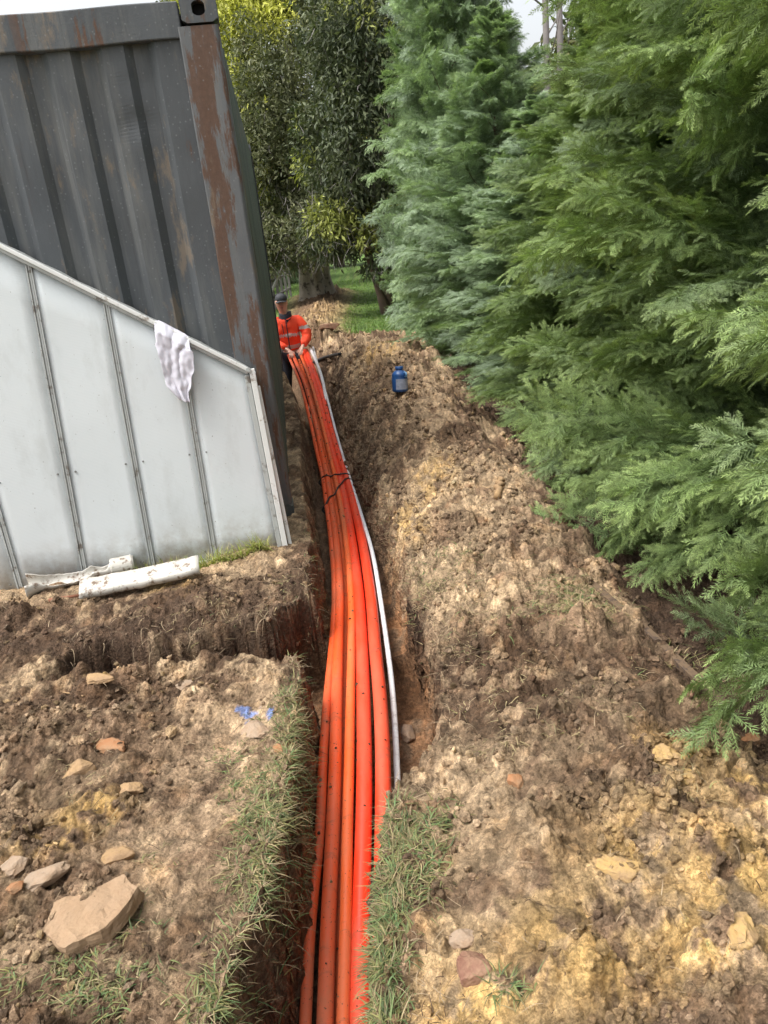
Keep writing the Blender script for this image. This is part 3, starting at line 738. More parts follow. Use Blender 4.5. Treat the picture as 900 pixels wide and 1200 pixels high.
stone('clay_clod', 805, 912, .08, .06, .035, M['st_yellow'], 'pale yellow clay clod just below the bright yellow one', 30, 'clod', seed=20, facet=False)
stone('clay_clod', 725, 1022, .10, .06, .04, M['st_yellow'], 'wide crumbly pale clay clod in the middle of the right heap', -20, 'clod', seed=21, facet=False)
stone('clay_clod', 868, 1095, .06, .09, .04, M['st_yellow'], 'yellow clay clod near the right edge low in the picture', 10, 'clod', seed=22, facet=False)
def stick(px0, py0, px1, py1, r, mat, label, lift=.02, name='stick'):
    a = hit(px0, py0); b = hit(px1, py1); mb = MB(); pts = []
    for k in range(9):
        t = k/8; p = a+(b-a)*t; p[2] = max(p[2], gz(p[0], p[1])) + lift*(1-.0*t)
        p = p+np.array([mnoise.noise(Vector((k*.9, 1, 2)))*r*1.2, 0, mnoise.noise(Vector((k*.7, 5, 2)))*r])
        pts.append(p)
    zs = np.linspace(pts[0][2], pts[-1][2], 9)
    for k in range(9): pts[k][2] = zs[k]
    mb.tube(pts, [r*(1-.25*k/8)*(1+.15*mnoise.noise(Vector((k*1.7, 0, 0)))) for k in range(9)], 8)
    o = mb.build(name, mat, smooth=True); tag(o, label, 'stick')
stick(808, 826, 828, 790, .009, M['st_red'], 'short reddish brown stick poking out of soil near the hedge')
stick(583, 585, 587, 563, .022, M['st_tan'], 'pale clay crusted stick lying on the tan slope of the heap', .015)
stick(75, 815, 100, 822, .003, M['st_tan'], 'thin pale straw twig on soil left of the flat stones', .012)

# ------------------------------------------------------------------ conduits
rows = [1330, 1200, 1087, 975, 900, 825, 757, 698, 640, 593, 558, 530, 500, 450, 412]
zrow = [-.54, -.50, -.43, -.34, -.28, -.26, -.26, -.27, -.29, -.31, -.33, -.34, -.30, -.12, .08]
PX = {
 'a': [350, 358, 363, 375, 378, 383, 389.5, 392.5, 389, 383, 378, 371.5, 365, 352, 336],
 'b': [376, 381, 384.5, 390, 393, 394.5, 396.5, 398, 394.5, 388.5, 383, 377, 371, 357.5, 341.5],
 'c': [395, 397, 398, 400, 401, 403, 404, 404.5, 400, 394, 388, 381.5, 374.5, 361, 346.5],
 'd': [400, 402, 405, 407, 409, 410.5, 412, 411.5, 406.5, 399.5, 392.5, 385.5, 378.5, 365, 351],
 'e': [420, 421, 422.5, 426, 427, 426, 424, 420.5, 413.5, 405.5, 397.5, 389.5, 382, 369, 355.5],
 'f': [446, 448, 448, 449, 449, 446, 439.5, 434.5, 425.5, 415, 405.5, 395.5, 387, 373.5, 359.5]}
spec = {'a': (.019, -.005, 'orange', 'thin orange conduit at the far left of the bundle'),
        'b': (.026, .000, 'orange', 'dirty orange conduit second from the left, wider than its neighbours'),
        'c': (.022, -.055, 'orange2', 'orange conduit lying deepest, half hidden in the middle of the bundle'),
        'd': (.020, .012, 'orange2', 'thin light orange conduit in the middle, just left of the red ones'),
        'e': (.030, .000, 'red', 'thick red orange conduit left of its twin on the right'),
        'f': (.030, .004, 'red', 'thick red orange conduit at the right of the bundle, its near part under soil')}
def smooth_path(P, n=220):
    P = np.array(P); m = len(P)
    # Catmull-Rom by chord length
    t = np.r_[0, np.cumsum(np.linalg.norm(np.diff(P, axis=0), axis=1))]
    T = np.linspace(0, t[-1], n); out = np.zeros((n, 3))
    tan = np.zeros_like(P)
    tan[1:-1] = (P[2:]-P[:-2])/(t[2:]-t[:-2])[:, None]; tan[0] = (P[1]-P[0])/(t[1]-t[0]); tan[-1] = (P[-1]-P[-2])/(t[-1]-t[-2])
    for i, tt in enumerate(T):
        k = min(np.searchsorted(t, tt, side='right')-1, m-2); h = t[k+1]-t[k]; s = (tt-t[k])/h
        out[i] = (2*s**3-3*s**2+1)*P[k]+(s**3-2*s**2+s)*h*tan[k]+(-2*s**3+3*s**2)*P[k+1]+(s**3-s**2)*h*tan[k+1]
    for _ in range(6): out[1:-1] = (out[:-2]+2*out[1:-1]+out[2:])/4
    return out
def pipe_path(xs, off, rws=rows, zr=zrow):
    P = [at_z(px, py, z+off) for px, py, z in zip(xs, rws, zr)]
    P.sort(key=lambda p: p[1])
    return smooth_path(P)
paths = {}
for k, (r, off, mk, lab) in spec.items():
    pt = pipe_path(PX[k], off)
    d = pt[-1]-pt[-4]; d /= np.linalg.norm(d)
    pt = np.vstack([pt, pt[-1]+d*.07])
    paths[k] = (pt, r)
    mb = MB(); seg = 20
    # hollow end at the worker's hands
    mb.tube(pt, r, seg, cap=False); n = len(pt)
    mb.tube([pt[-1], pt[-1]-d*.10], r*.86, seg, 0, cap=False)
    b0 = (n-1)*seg; b1 = n*seg
    mb.f += [(b0+i, b0+(i+1) % seg, b1+(i+1) % seg, b1+i) for i in range(seg)]; mb.m += [0]*seg
    mb.f.append(tuple(range(seg))); mb.m.append(0)
    o = mb.build('conduit_pipe', M[mk], smooth=True)
    tag(o, lab, 'pipe', 'orange and red conduits laid in the trench')
def white(pxy, zs, r, lab, hi=160):
    P = [at_z(x, y, z) for (x, y), z in zip(pxy, zs)]; P.sort(key=lambda p: p[1])
    mb = MB(); mb.tube(smooth_path(P, hi), r, 14); o = mb.build('white_pipe', M['white_pipe'], smooth=True)
    tag(o, lab, 'pipe', 'white pipes beside the orange conduits')
white([(467, 960), (466, 925), (463, 850), (458, 790), (447, 710), (437, 650), (424, 605), (413, 570), (402, 535), (392, 500), (383, 465), (376, 440), (367, 407)],
      [-.36, -.35, -.33, -.30, -.28, -.27, -.29, -.31, -.32, -.28, -.17, -.06, .10], .0130, 'long white pipe running along the right side of the bundle')
white([(382, 470), (379, 450), (373, 430), (364, 409)], [-.20, -.10, 0, .11], .02, 'short white pipe seen only near the worker beside the bundle', 40)
# ties round the bundle
def wrap(y0, skew, lab, seed):
    pts = []
    ks = ['a', 'b', 'c', 'd', 'e', 'f']
    top = []; bot = []
    for i, k in enumerate(ks):
        pt, r = paths[k]; yy = y0+skew*i/5; j = np.argmin(abs(pt[:, 1]-yy)); p = pt[j]
        top.append(p+np.array([0, 0, r+.007])); bot.append(p-np.array([0, 0, r+.006]))
    top.sort(key=lambda p: p[0]); bot.sort(key=lambda p: p[0])
    l = top[0].copy(); l[2] -= .05; l[0] -= .04; rr = top[-1].copy(); rr[2] -= .03; rr[0] += .042
    zt = max(t[2] for t in top)
    for t in top: t[2] = max(t[2], zt-.022)
    loop = [l]+top+[rr]
    loop = smooth_path(loop, 40)
    under = smooth_path([rr]+[np.array([b[0], b[1], min(q[2] for q in bot)]) for b in bot[::-1]]+[l], 40)
    mb = MB(); mb.tube(np.vstack([loop, under[1:]]), .007, 8)
    o = mb.build('cable_tie', M['black'], smooth=True); tag(o, lab, 'tie', 'black ties round the conduits')
wrap(float(at_z(385, 558, -.3)[1]), -.02, 'black tie passing straight across the conduit bundle', 1)
wrap(float(at_z(392, 590, -.3)[1]), .55, 'black tie slanting across the bundle just nearer than the straight one', 2)
CONDUIT = paths
build_clods()
# black hose end on the bank
mb = MB(); P = [hit(368, 428), hit(378, 424), hit(388, 421), hit(399, 419)]
for p in P: p[2] += .05
mb.tube(smooth_path(P, 30), .022, 10); tag(mb.build('hose', M['black'], smooth=True), 'black hose end lying on the bank beside the white pipes', 'hose')

# ------------------------------------------------------------------ container
def container():
    A = at_z(345, 606, 0); ax = np.array([-.102, 1.0, 0]); ax /= np.linalg.norm(ax)    # long direction
    yaw = math.atan2(ax[1], ax[0])-math.pi/2
    root = empty('shipping_container', (A[0], A[1]-.0, -.03), (0, 0, yaw))
    tag(root, 'grey rusty corrugated steel shipping container standing behind the white shed wall', 'container')
    W, Lc, Hc = 2.44, 6.06, 2.80
    # local: x from -W to 0, y from 0 to L
    c = M['container']
    def corr(n0, n1, pitch, dep, top, bot, face):
        pts = []; x = n0; s = .040 if face else .05; a = .105 if face else .072; b_ = pitch-a-2*s
        while x < n1-.02:
            for dx, dd in ((0, 0), (b_, 0), (b_+s, dep), (b_+s+a, dep), (pitch, 0)):
                if x+dx <= n1 and (not pts or x+dx > pts[-1][0]+1e-6): pts.append((x+dx, dd))
            x += pitch
        if pts[-1][0] < n1: pts.append((n1, pts[-1][1]))
        return pts
    # near end wall
    mb = MB(); pts = corr(-W+.16, -.20, .262, .034, 0, 0, True); nz = 150
    rng = random.Random(3); v = []; n = len(pts)
    for j in range(nz+1):
        z = .14+(Hc-.14-.155)*j/nz
        for i, (x, d) in enumerate(pts):
            dent = .010*mnoise.noise(Vector((x*1.4, z*1.1, 3)))+.004*mnoise.noise(Vector((x*5, z*4, 8)))
            # crumpled top of one rib
            dent += .022*math.exp(-((x+.50)/.10)**2-((z-2.38)/.2)**2)*mnoise.noise(Vector((x*9, z*6, 2)))
            v.append((x, .075-d+dent, z))
    f = [(j*n+i, j*n+i+1, (j+1)*n+i+1, (j+1)*n+i) for j in range(nz) for i in range(n-1)]
    mb.add(v, f); o = mb.build('end_wall', c, root)
    sm = o.modifiers.new('s', 'SOLIDIFY'); sm.thickness = .003
    # sides
    for sx, mat in ((0, M['container_green']), (1, M['container'])):
        mb = MB(); pts = corr(.16, Lc-.16, .276, .036, 0, 0, False); v = []; n = len(pts)
        for z in (.15, .6, 1.2, 1.8, 2.3, Hc-.10):
            for (y, d) in pts: v.append(((-.042+d if sx == 0 else -W+.042-d), y, z))
        f = [(j*n+i, j*n+i+1, (j+1)*n+i+1, (j+1)*n+i) for j in range(5) for i in range(n-1)]
        mb.add(v, f); mb.build('side_wall', mat, root)
    # roof, floor
    mb = MB(); pts = corr(.16, Lc-.16, .21, .02, 0, 0, False); n = len(pts)
    v = [(x, y, Hc-.03+d) for x in (-W+.05, -.05) for (y, d) in pts]
    mb.add(v, [(i, i+1, n+i+1, n+i) for i in range(n-1)]); mb.build('roof', c, root)
    mb = MB(); mb.box((-W/2, Lc/2, .12), (W-.12, Lc-.2, .03)); mb.build('floor', M['timber'], root)
    # posts
    for (px, py, rust) in ((-.10, .075, 1), (-W+.10, .075, 0), (-.09, Lc-.08, 0), (-W+.09, Lc-.08, 0)):
        mb = MB(); s = -1 if py < 1 else 1; r = 1 if px > -1 else -1
        # folded post profile
        prof = [(-.10*r, -.06*s*-1), (-.10*r, .075*s), (.085*r, .075*s), (.100*r, .06*s), (.100*r, -.08*s)]
        nz = 26; v = []
        for j in range(nz+1):
            z = .118+(Hc-.236)*j/nz
            for (a, b_) in prof:
                e = .0035*mnoise.noise(Vector((a*9, b_*9, z*3.1)))
                v.append((px+a+e, py+b_+e, z))
        m = len(prof)
        f = [(j*m+i, j*m+(i+1) % m, (j+1)*m+(i+1) % m, (j+1)*m+i) for j in range(nz) for i in range(m)]
        mb.add(v, f); mb.build('corner_post', M['container_rust'] if rust else c, root, bevel=.006)
    # castings with oval holes
    for (px, py) in ((-.085, .081), (-W+.085, .081), (-.085, Lc-.081), (-W+.085, Lc-.081)):
        for pz in (.059, Hc-.045):
            bm = bmesh.new(); sgn = -1 if py < 1 else 1
            hw, hh, hd = .089, .062, .085
            ring = [(.032*math.cos(a)*1.0, .021*math.sin(a)+(.012 if math.sin(a) > 0 else -.012)) for a in [math.pi*2*(k+.5)/20 for k in range(20)]]
            def border(a):
                ca, sa = math.cos(a), math.sin(a); t = min(hw/max(abs(ca), 1e-6), hh/max(abs(sa), 1e-6)); return (ca*t, sa*t)
            outer = [border(math.pi*2*(k+.5)/20) for k in range(20)]
            vi = [bm.verts.new((a, sgn*hd, b_)) for a, b_ in ring]; vo = [bm.verts.new((a, sgn*hd, b_)) for a, b_ in outer]
            vb = [bm.verts.new((a, sgn*(hd-.06), b_)) for a, b_ in ring]; vk = [bm.verts.new((a, -sgn*hd, b_)) for a, b_ in outer]
            for k in range(20):
                q = (k+1) % 20
                bm.faces.new((vi[k], vi[q], vo[q], vo[k])); bm.faces.new((vb[k], vb[q], vi[q], vi[k])); bm.faces.new((vo[k], vo[q], vk[q], vk[k]))
            fb = bm.faces.new(vb); fb.material_index = 1; bm.faces.new(vk)
            bmesh.ops.recalc_face_normals(bm, faces=bm.faces)
            me = bpy.data.meshes.new('corner_casting'); bm.to_mesh(me); bm.free(); me.materials.append(c); me.materials.append(M['dark'])
            o = link('corner_casting', me, root); o.location = (px, py, pz)
    def rail(name, size, cen, mat=c):
        bm = bmesh.new(); bmesh.ops.create_cube(bm, size=1)
        for v in bm.verts: v.co = Vector((v.co.x*size[0], v.co.y*size[1], v.co.z*size[2]))
        lg = max(range(3), key=lambda i: size[i])
        es = [e for e in bm.edges if abs((e.verts[0].co-e.verts[1].co)[lg]) > size[lg]*.9]
        bmesh.ops.subdivide_edges(bm, edges=es, cuts=24)
        for v in bm.verts:
            p = Vector(cen)+v.co; v.co += Vector((.004, .010, .010))*mnoise.noise(p*1.9)*1.4
        me = bpy.data.meshes.new(name); bm.to_mesh(me); bm.free(); me.materials.append(mat)
        o = link(name, me, root); o.location = cen
        b = o.modifiers.new('b', 'BEVEL'); b.width = .006; b.segments = 2; b.limit_method = 'ANGLE'
    rail('top_rail', (W-.37, .10, .16), (-W/2, .065, Hc-.085))
    rail('bottom_rail', (W-.37, .10, .14), (-W/2, .065, .075))
    rail('top_rail', (.07, Lc-.34, .07), (-.055, Lc/2, Hc-.055), M['container_green'])
    rail('top_rail', (.07, Lc-.34, .07), (-W+.055, Lc/2, Hc-.055))
    rail('bottom_rail', (.06, Lc-.34, .16), (-.055, Lc/2, .08), M['container_green'])
    rail('bottom_rail', (.06, Lc-.34, .16), (-W+.055, Lc/2, .08))
    rail('top_rail', (W-.37, .10, .12), (-W/2, Lc-.065, Hc-.07))
    # far doors
    for s in (0, 1):
        mb = MB(); x0 = -W+.19+s*(W-.38)/2; mb.box((x0+(W-.38)/4, Lc-.06, Hc/2), ((W-.38)/2-.01, .05, Hc-.28))
        d = mb.build('door', c, root)
        mb = MB(); mb.tube([(x0+.3, Lc-.01, .15), (x0+.3, Lc-.01, Hc-.2)], .017, 8); mb.build('lock_rod', M['trim'], d)
container()

# ------------------------------------------------------------------ shed wall
def shed():
    A = at_z(0, 698, 0); B = at_z(331, 641, 0)
    u = B-A; u[2] = 0; u /= np.linalg.norm(u)
    tilt = rad(5)
    back = np.array([-u[1], u[0], 0])                         # horizontal, away from the camera
    v = back*math.sin(tilt)+np.array([0, 0, 1])*math.cos(tilt)
    w = np.cross(u, v)                                        # towards the camera
    if w[1] > 0: w = -w
    def loc(px, py):
        d = ray(px, py); t = np.dot(B-CAM, w)/np.dot(d, w); P = CAM+d*t-B; return np.dot(P, u), np.dot(P, v)
    Mx = Matrix(((u[0], -w[0], v[0], B[0]), (u[1], -w[1], v[1], B[1]), (u[2], -w[2], v[2], B[2]-.02), (0, 0, 0, 1)))
    root = empty('shed', (0, 0, 0)); root.matrix_world = Mx
    tag(root, 'white sheet metal shed with sloping roof edge in front of the grey container', 'shed')
    t0 = loc(0, 283); t1 = loc(289, 428); sl = (t1[1]-t0[1])/(t1[0]-t0[0])
    top = lambda x: t1[1]+sl*(x-t1[0])
    xr = t1[0]; xL = -3.55; ap = -2.0                          # apex of the gable, left of the frame
    def topg(x): return top(x) if x > ap else top(ap)-(ap-x)*.45
    # wall sheets between the ribs
    bars = []
    for a, b_ in (((32, 305), (98, 668)), ((123, 350), (177, 655)), ((215, 425), (252, 655))):
        bars.append((loc(*a), loc(*b_)))
    b0 = loc(18, 665)[0]; bars.insert(0, ((b0-.03, top(b0)), (b0, 0)))
    xs = [xL, xL+.42, xL+.84, xL+1.26] + []
    cols = [(x, x) for x in np.arange(xL, b0-.25, .40)]+[(b[0][0] if False else b[1][0]+(b[0][0]-b[1][0])*1.0, b[1][0]) for b in bars]+[(xr, 0.0-.005)]
    bot = 0.0
    for i in range(len(cols)-1):
        (ta, ba), (tb, bb) = cols[i], cols[i+1]
        mb = MB(); n = 8; vv = []
        for s in (0, 1):
            for k in range(n+1):
                f = k/n; x0 = ba+(ta-ba)*f; x1 = bb+(tb-bb)*f
                x = (x0, x1)[s]; hh = topg((ta, tb)[s])
                vv.append((x, 0, bot+(hh-.012)*f))
        # grid across
        m = 6; V = []
        for a in range(m+1):
            for k in range(n+1):
                p = Vector(vv[k]).lerp(Vector(vv[n+1+k]), a/m)
                p.y += .006*mnoise.noise(Vector((p.x*3, 1.3*i, p.z*2.2)))
                V.append(p)
        mb.add(V, [(a*(n+1)+k, (a+1)*(n+1)+k, (a+1)*(n+1)+k+1, a*(n+1)+k+1) for a in range(m) for k in range(n)])
        o = mb.build('wall_panel', M['panel'], root, smooth=True); sd = o.modifiers.new('s', 'SOLIDIFY'); sd.thickness = .004; sd.offset = 0
    # ribs: raised double lip with a shallow groove
    for i in range(1, len(cols)-1):
        ta, ba = cols[i]; hh = topg(ta)-.03; mb = MB()
        for off, wd, pr in ((-.011, .009, .010), (.011, .009, .010), (0, .013, .005)):
            V = [(x+off+dx, -pr*q-.003, z) for (x, z) in ((ba, .0), (ta, hh)) for dx, q in ((-wd/2, 0), (-wd/2*.7, 1), (wd/2*.7, 1), (wd/2, 0))]
            mb.add(V, [(0, 1, 5, 4), (1, 2, 6, 5), (2, 3, 7, 6), (0, 4, 7, 3), (0, 3, 2, 1), (4, 5, 6, 7)])
        r = mb.build('wall_rib', M['trim'], root)
    # rivets on the ribs
        for zz in (.62, .07):
            f = zz/max(hh, .1); x = ba+(ta-ba)*f
            for dx in (-.045, .045):
                mb = MB(); mb.tube([(x+dx, -.002, zz), (x+dx, -.007, zz)], [.006, .0035], 8)
                mb.build('rivet', M['rivet'], r)
    # sloping edge trim
    def sl_trim(name, x0, z0, x1, z1, h, d, y0, mat, par):
        mb = MB(); L = math.hypot(x1-x0, z1-z0); dx, dz = (x1-x0)/L, (z1-z0)/L; nx, nz = -dz, dx
        V = []
        for (x, z) in ((x0, z0), (x1, z1)):
            for (n_, y) in ((-h/2, y0), (h/2, y0), (h/2, y0-d), (-h/2, y0-d)): V.append((x+nx*n_, y, z+nz*n_))
        mb.add(V, [(0, 1, 2, 3), (4, 7, 6, 5), (0, 4, 5, 1), (1, 5, 6, 2), (2, 6, 7, 3), (3, 7, 4, 0)])
        return mb.build(name, mat, par, bevel=.003)
    e1 = sl_trim('roof_edge', ap, topg(ap), xr+.012, top(xr+.012), .020, .034, -.0045, M['trimw'], root)
    sl_trim('roof_edge_lip', ap, topg(ap)-.021, xr, top(xr)-.021, .016, .020, -.0045, M['trim'], e1)
    sl_trim('roof_edge', xL, topg(xL), ap, topg(ap), .03, .03, -.0045, M['trimw'], root)
    # bottom channel
    sl_trim('bottom_channel', xL, .012, -.005, .012, .024, .018, -.005, M['trim'], root)
    # right corner flashings
    c1 = loc(297, 432); c2 = (0.028, 0)
    def strip(name, xa, za, xb, zb, wd, y0, d, mat):
        mb = MB(); V = [(x+s*wd/2, y, z) for (x, z) in ((xb, zb), (xa, za)) for s in (-1, 1) for y in (y0, y0-d)]
        mb.add(V, [(0, 1, 3, 2), (4, 6, 7, 5), (0, 4, 5, 1), (2, 3, 7, 6), (0, 2, 6, 4), (1, 5, 7, 3)]); mb.build(name, mat, root, bevel=.003)
    strip('corner_flashing', xr-.008, top(xr)-.03, -.014, .0, .026, -.007, .016, M['trim'])
    strip('corner_flashing', xr+.022, top(xr)-.0, .016, .0, .030, -.004, .030, M['trimw'])
    lt = loc(301, 448)
    strip('loose_strip', lt[0]+.004, lt[1], .047, -.01, .020, .010, .020, M['trimw'])
    # end cap on the roof edge
    mb = MB(); mb.tube([(xr+.005, -.040, top(xr)-.004), (xr+.005, -.030, top(xr)-.004)], .014, 12); mb.build('end_cap', M['trim'], root)
    # side wall and roof going back
    dpt = .40
    mb = MB(); mb.box((.006, dpt/2+.03, (top(xr)-.02)/2), (.008, dpt, top(xr)-.03)); mb.build('side_panel', M['panel'], root)
    for (xa, xb) in ((ap, xr+.01), (xL, ap)):
        mb = MB(); n = 24
        V = []
        for k in range(n+1):
            x = xa+(xb-xa)*k/n; z = topg(x)-.004+(.006 if k % 2 else 0)
            for y in (.0, dpt+.02):
                V.append((x, y, z))
        mb.add(V, [(2*k, 2*k+1, 2*k+3, 2*k+2) for k in range(n)]); o = mb.build('roof_sheet', M['trim'], root)
        sd = o.modifiers.new('s', 'SOLIDIFY'); sd.thickness = .003
    mb = MB(); mb.add([(xL, dpt, 0), (xr, dpt, 0), (xr, dpt, top(xr)-.02), (ap, dpt, topg(ap)-.02), (xL, dpt, topg(xL)-.02)], [(0, 1, 2, 3, 4)])
    o = mb.build('back_wall', M['panel'], root); sd = o.modifiers.new('s', 'SOLIDIFY'); sd.thickness = .004
    # -------- the rag over the roof edge (its own thing)
    rag = bpy.data.meshes.new('rag')
    ctr = loc(201, 383); nS, nT = 60, 90
    prof = [(-.10, -.05, .055), (0, -.063, .055), (.06, -.072, .078), (.14, -.088, .086), (.22, -.080, .078), (.30, -.078, .050), (.345, -.072, .028), (.40, -.022, .028)]
    def wr_(t):
        return (np.interp(t, [p[0] for p in prof], [p[1] for p in prof]), np.interp(t, [p[0] for p in prof], [p[2] for p in prof]))
    V = []
    for j in range(nT+1):
        s = -.10+.50*j/nT                       # arc length over the edge
        for i in range(nS+1):
            q = i/nS; a, b_ = wr_(s)
            a += .008*mnoise.noise(Vector((s*22, 1, 0))); b_ += .010*mnoise.noise(Vector((s*17, 4, 0)))
            x = a+(b_-a)*q
            fold = math.sin(q*6+2*math.sin(s*6)+mnoise.noise(Vector((s*7, q*2, 1)))*3)*.007+.022*mnoise.noise(Vector((x*17+s*4, s*6, 5)))+.004*mnoise.noise(Vector((x*50, s*30, 9)))
            if s < 0:  # behind / on top
                yy = .04+(-s)*.35; zz = .018+s*.75
            else:
                r = .05; yy = .04-min(s, .09)/.09*.105; zz = .020*math.cos(min(s/.09, 1)*math.pi/2)-max(0, s-.05)
            V.append((ctr[0]+x, yy-abs(fold)*1.1-.004, ctr[1]+(top(ctr[0]+x)-top(ctr[0]))*(1 if s < .12 else .6)+(top(ctr[0])-ctr[1])+zz+fold*.2))
    rag.from_pydata(V, [], [(j*(nS+1)+i, j*(nS+1)+i+1, (j+1)*(nS+1)+i+1, (j+1)*(nS+1)+i) for j in range(nT) for i in range(nS)])
    rag.materials.append(M['cloth']); rag.polygons.foreach_set('use_smooth', [True]*len(rag.polygons))
    o = link('rag', rag); o.matrix_world = Mx; sd = o.modifiers.new('s', 'SOLIDIFY'); sd.thickness = .0025
    tag(o, 'crumpled white cloth rag hung over the sloping edge of the shed', 'cloth')
    return Mx
shed()

# ------------------------------------------------------------------ broken pvc pipe and channel offcut
def pvc():
    a = hit(34, 697); b = hit(160, 672); a[2] += .055; b[2] += .06; ax = Vector(b-a); L = ax.length; ax.normalize()
    rt = ax.to_track_quat('X', 'Z').to_matrix()
    root = empty('broken_gutter_pipe', a); root.rotation_euler = rt.to_euler()
    tag(root, 'broken white plastic pipe with jagged split sides, against the shed foot', 'pipe')
    r = .045; n = 44; m = 18; V = []; Fc = []
    for i in range(n+1):
        t = i/n; x = t*L
        # opening half angle: whole near the right end, open like a trough on the left
        op = np.interp(t, [0, .10, .22, .30, .42, .55, .62, .74, .80, 1], [1.25, 1.1, 1.9, 2.0, 2.05, 1.75, 1.2, 1.35, .05, .02])
        op2 = np.interp(t, [0, .08, .2, .36, .5, .6, .7, .79, .82, 1], [.9, .75, 1.2, 1.5, 1.6, 1.1, 1.6, 1.3, .05, .02])
        op += .12*mnoise.noise(Vector((t*30, 2, 0))); op2 += .12*mnoise.noise(Vector((t*26, 7, 0)))
        fl = 1+.55*max(0, .12-t)/.12
        for k in range(m+1):
            th = math.pi/2+op+(2*math.pi-op-op2)*k/m
            V.append((x, r*fl*math.cos(th), r*fl*math.sin(th)))
    for i in range(n):
        for k in range(m): Fc.append((i*(m+1)+k, i*(m+1)+k+1, (i+1)*(m+1)+k+1, (i+1)*(m+1)+k))
    me = bpy.data.meshes.new('pipe_shell'); me.from_pydata(V, [], Fc); me.materials.append(M['pvc']); me.polygons.foreach_set('use_smooth', [True]*len(Fc))
    o = link('pipe_shell', me, root); sd = o.modifiers.new('s', 'SOLIDIFY'); sd.thickness = .003; sd.offset = 0
    # socket collar
    mb = MB(); seg = 24; V = []
    for x, rr in ((L-.12, r+.002), (L-.115, r+.006), (L-.01, r+.006), (L-.01, r-.002), (L-.12, r-.002)):
        V += [(x, rr*math.cos(2*math.pi*k/seg), rr*math.sin(2*math.pi*k/seg)) for k in range(seg)]
    mb.add(V, [(j*seg+k, j*seg+(k+1) % seg, ((j+1) % 5)*seg+(k+1) % seg, ((j+1) % 5)*seg+k) for j in range(5) for k in range(seg)])
    mb.build('socket_collar', M['pvc'], root, smooth=False)
    # channel offcut in front
    a = hit(97, 703); b = hit(236, 675); a[2] += .055; b[2] += .06; ax = Vector(b-a); L = ax.length; ax.normalize()
    rt = ax.to_track_quat('X', 'Z').to_matrix() @ Matrix.Rotation(rad(24), 3, 'X')
    n = 26; prof = [(-.055, .030), (-.052, .036), (.045, .036), (.052, .030), (.054, .0), (.044, -.006)]
    prof = [(.052, -.012), (.055, .020), (.050, .026), (-.036, .026), (-.048, .020), (-.054, .004), (-.050, -.014), (-.040, -.022), (-.028, -.020)]
    V = []
    for i in range(n+1):
        t = i/n; x = t*L
        for (y, z) in prof:
            e = .004*mnoise.noise(Vector((t*9, y*20, 0)))*(1+3*(t > .93)); sag = -.008*math.sin(t*math.pi)
            V.append((x+(.020*mnoise.noise(Vector((y*30, z*30, 3))) if i in (0, n) else 0), y+e, z+e+sag))
    m = len(prof)
    me = bpy.data.meshes.new('metal_channel'); me.from_pydata(V, [], [(i*m+k, i*m+k+1, (i+1)*m+k+1, (i+1)*m+k) for i in range(n) for k in range(m-1)])
    me.materials.append(M['pvc']); me.polygons.foreach_set('use_smooth', [True]*len(me.polygons))
    o = link('channel_offcut', me); o.matrix_world = Matrix.Translation(Vector(a)) @ rt.to_4x4()
    sd = o.modifiers.new('s', 'SOLIDIFY'); sd.thickness = .0025
    tag(o, 'long white channel offcut lying in front of the broken pipe', 'channel')
    # small rusty bar under them
    a = hit(58, 706); b = hit(96, 700); a[2] += .012; b[2] += .012; mb = MB(); mb.tube([a, b], .010, 8)
    tag(mb.build('rusty_bar', simple('rusty_steel', (.22, .09, .05), .8), smooth=True), 'short rusty bar on the soil under the broken pipe', 'bar')
pvc()

# ------------------------------------------------------------------ blue bottle
def bottle():
    P = hit(469, 459); root = empty('water_bottle', (P[0], P[1], gz(P[0], P[1])-.01), (rad(-4), rad(5), .4))
    root.scale = (1, 1, .87); tag(root, 'blue plastic jug standing alone on the spoil heap', 'jug')
    def lathe(name, pr, mat, par, seg=28):
        mb = MB(); V = [(r*math.cos(2*math.pi*k/seg), r*math.sin(2*math.pi*k/seg), z) for r, z in pr for k in range(seg)]
        n = len(pr)
        mb.add(V, [(j*seg+k, j*seg+(k+1) % seg, (j+1)*seg+(k+1) % seg, (j+1)*seg+k) for j in range(n-1) for k in range(seg)]+[tuple(range(seg))[::-1], tuple((n-1)*seg+k for k in range(seg))])
        return mb.build(name, mat, par, smooth=True)
    s = 1.12
    lathe('body', [(.050*s, 0), (.060*s, .006), (.062*s, .02), (.062*s, .125*s), (.059*s, .135*s), (.062*s, .145*s), (.056*s, .165*s), (.038*s, .188*s), (.026*s, .194*s), (.026*s, .205*s)], M['blue'], root)
    lathe('cap', [(.031*s, .198*s), (.032*s, .200*s), (.032*s, .222*s), (.029*s, .226*s)], M['blue'], root)
    mb = MB(); seg = 10; V = []
    for k in range(seg+1):
        a = -math.pi/2-.1+(k/seg-.5)*1.7
        for z in (.025*s, .118*s): V.append((.0635*s*math.cos(a), .0635*s*math.sin(a), z))
    mb.add(V, [(2*k, 2*k+2, 2*k+3, 2*k+1) for k in range(seg)]); mb.build('paper_label', M['label'], root, smooth=True)
    mb = MB(); mb.tube([(.02*s, -.045*s, .175*s), (.02*s, -.078*s, .170*s), (.02*s, -.082*s, .145*s), (.02*s, -.060*s, .135*s)], .008, 8); mb.build('handle', M['lblue'], root, smooth=True)
bottle()

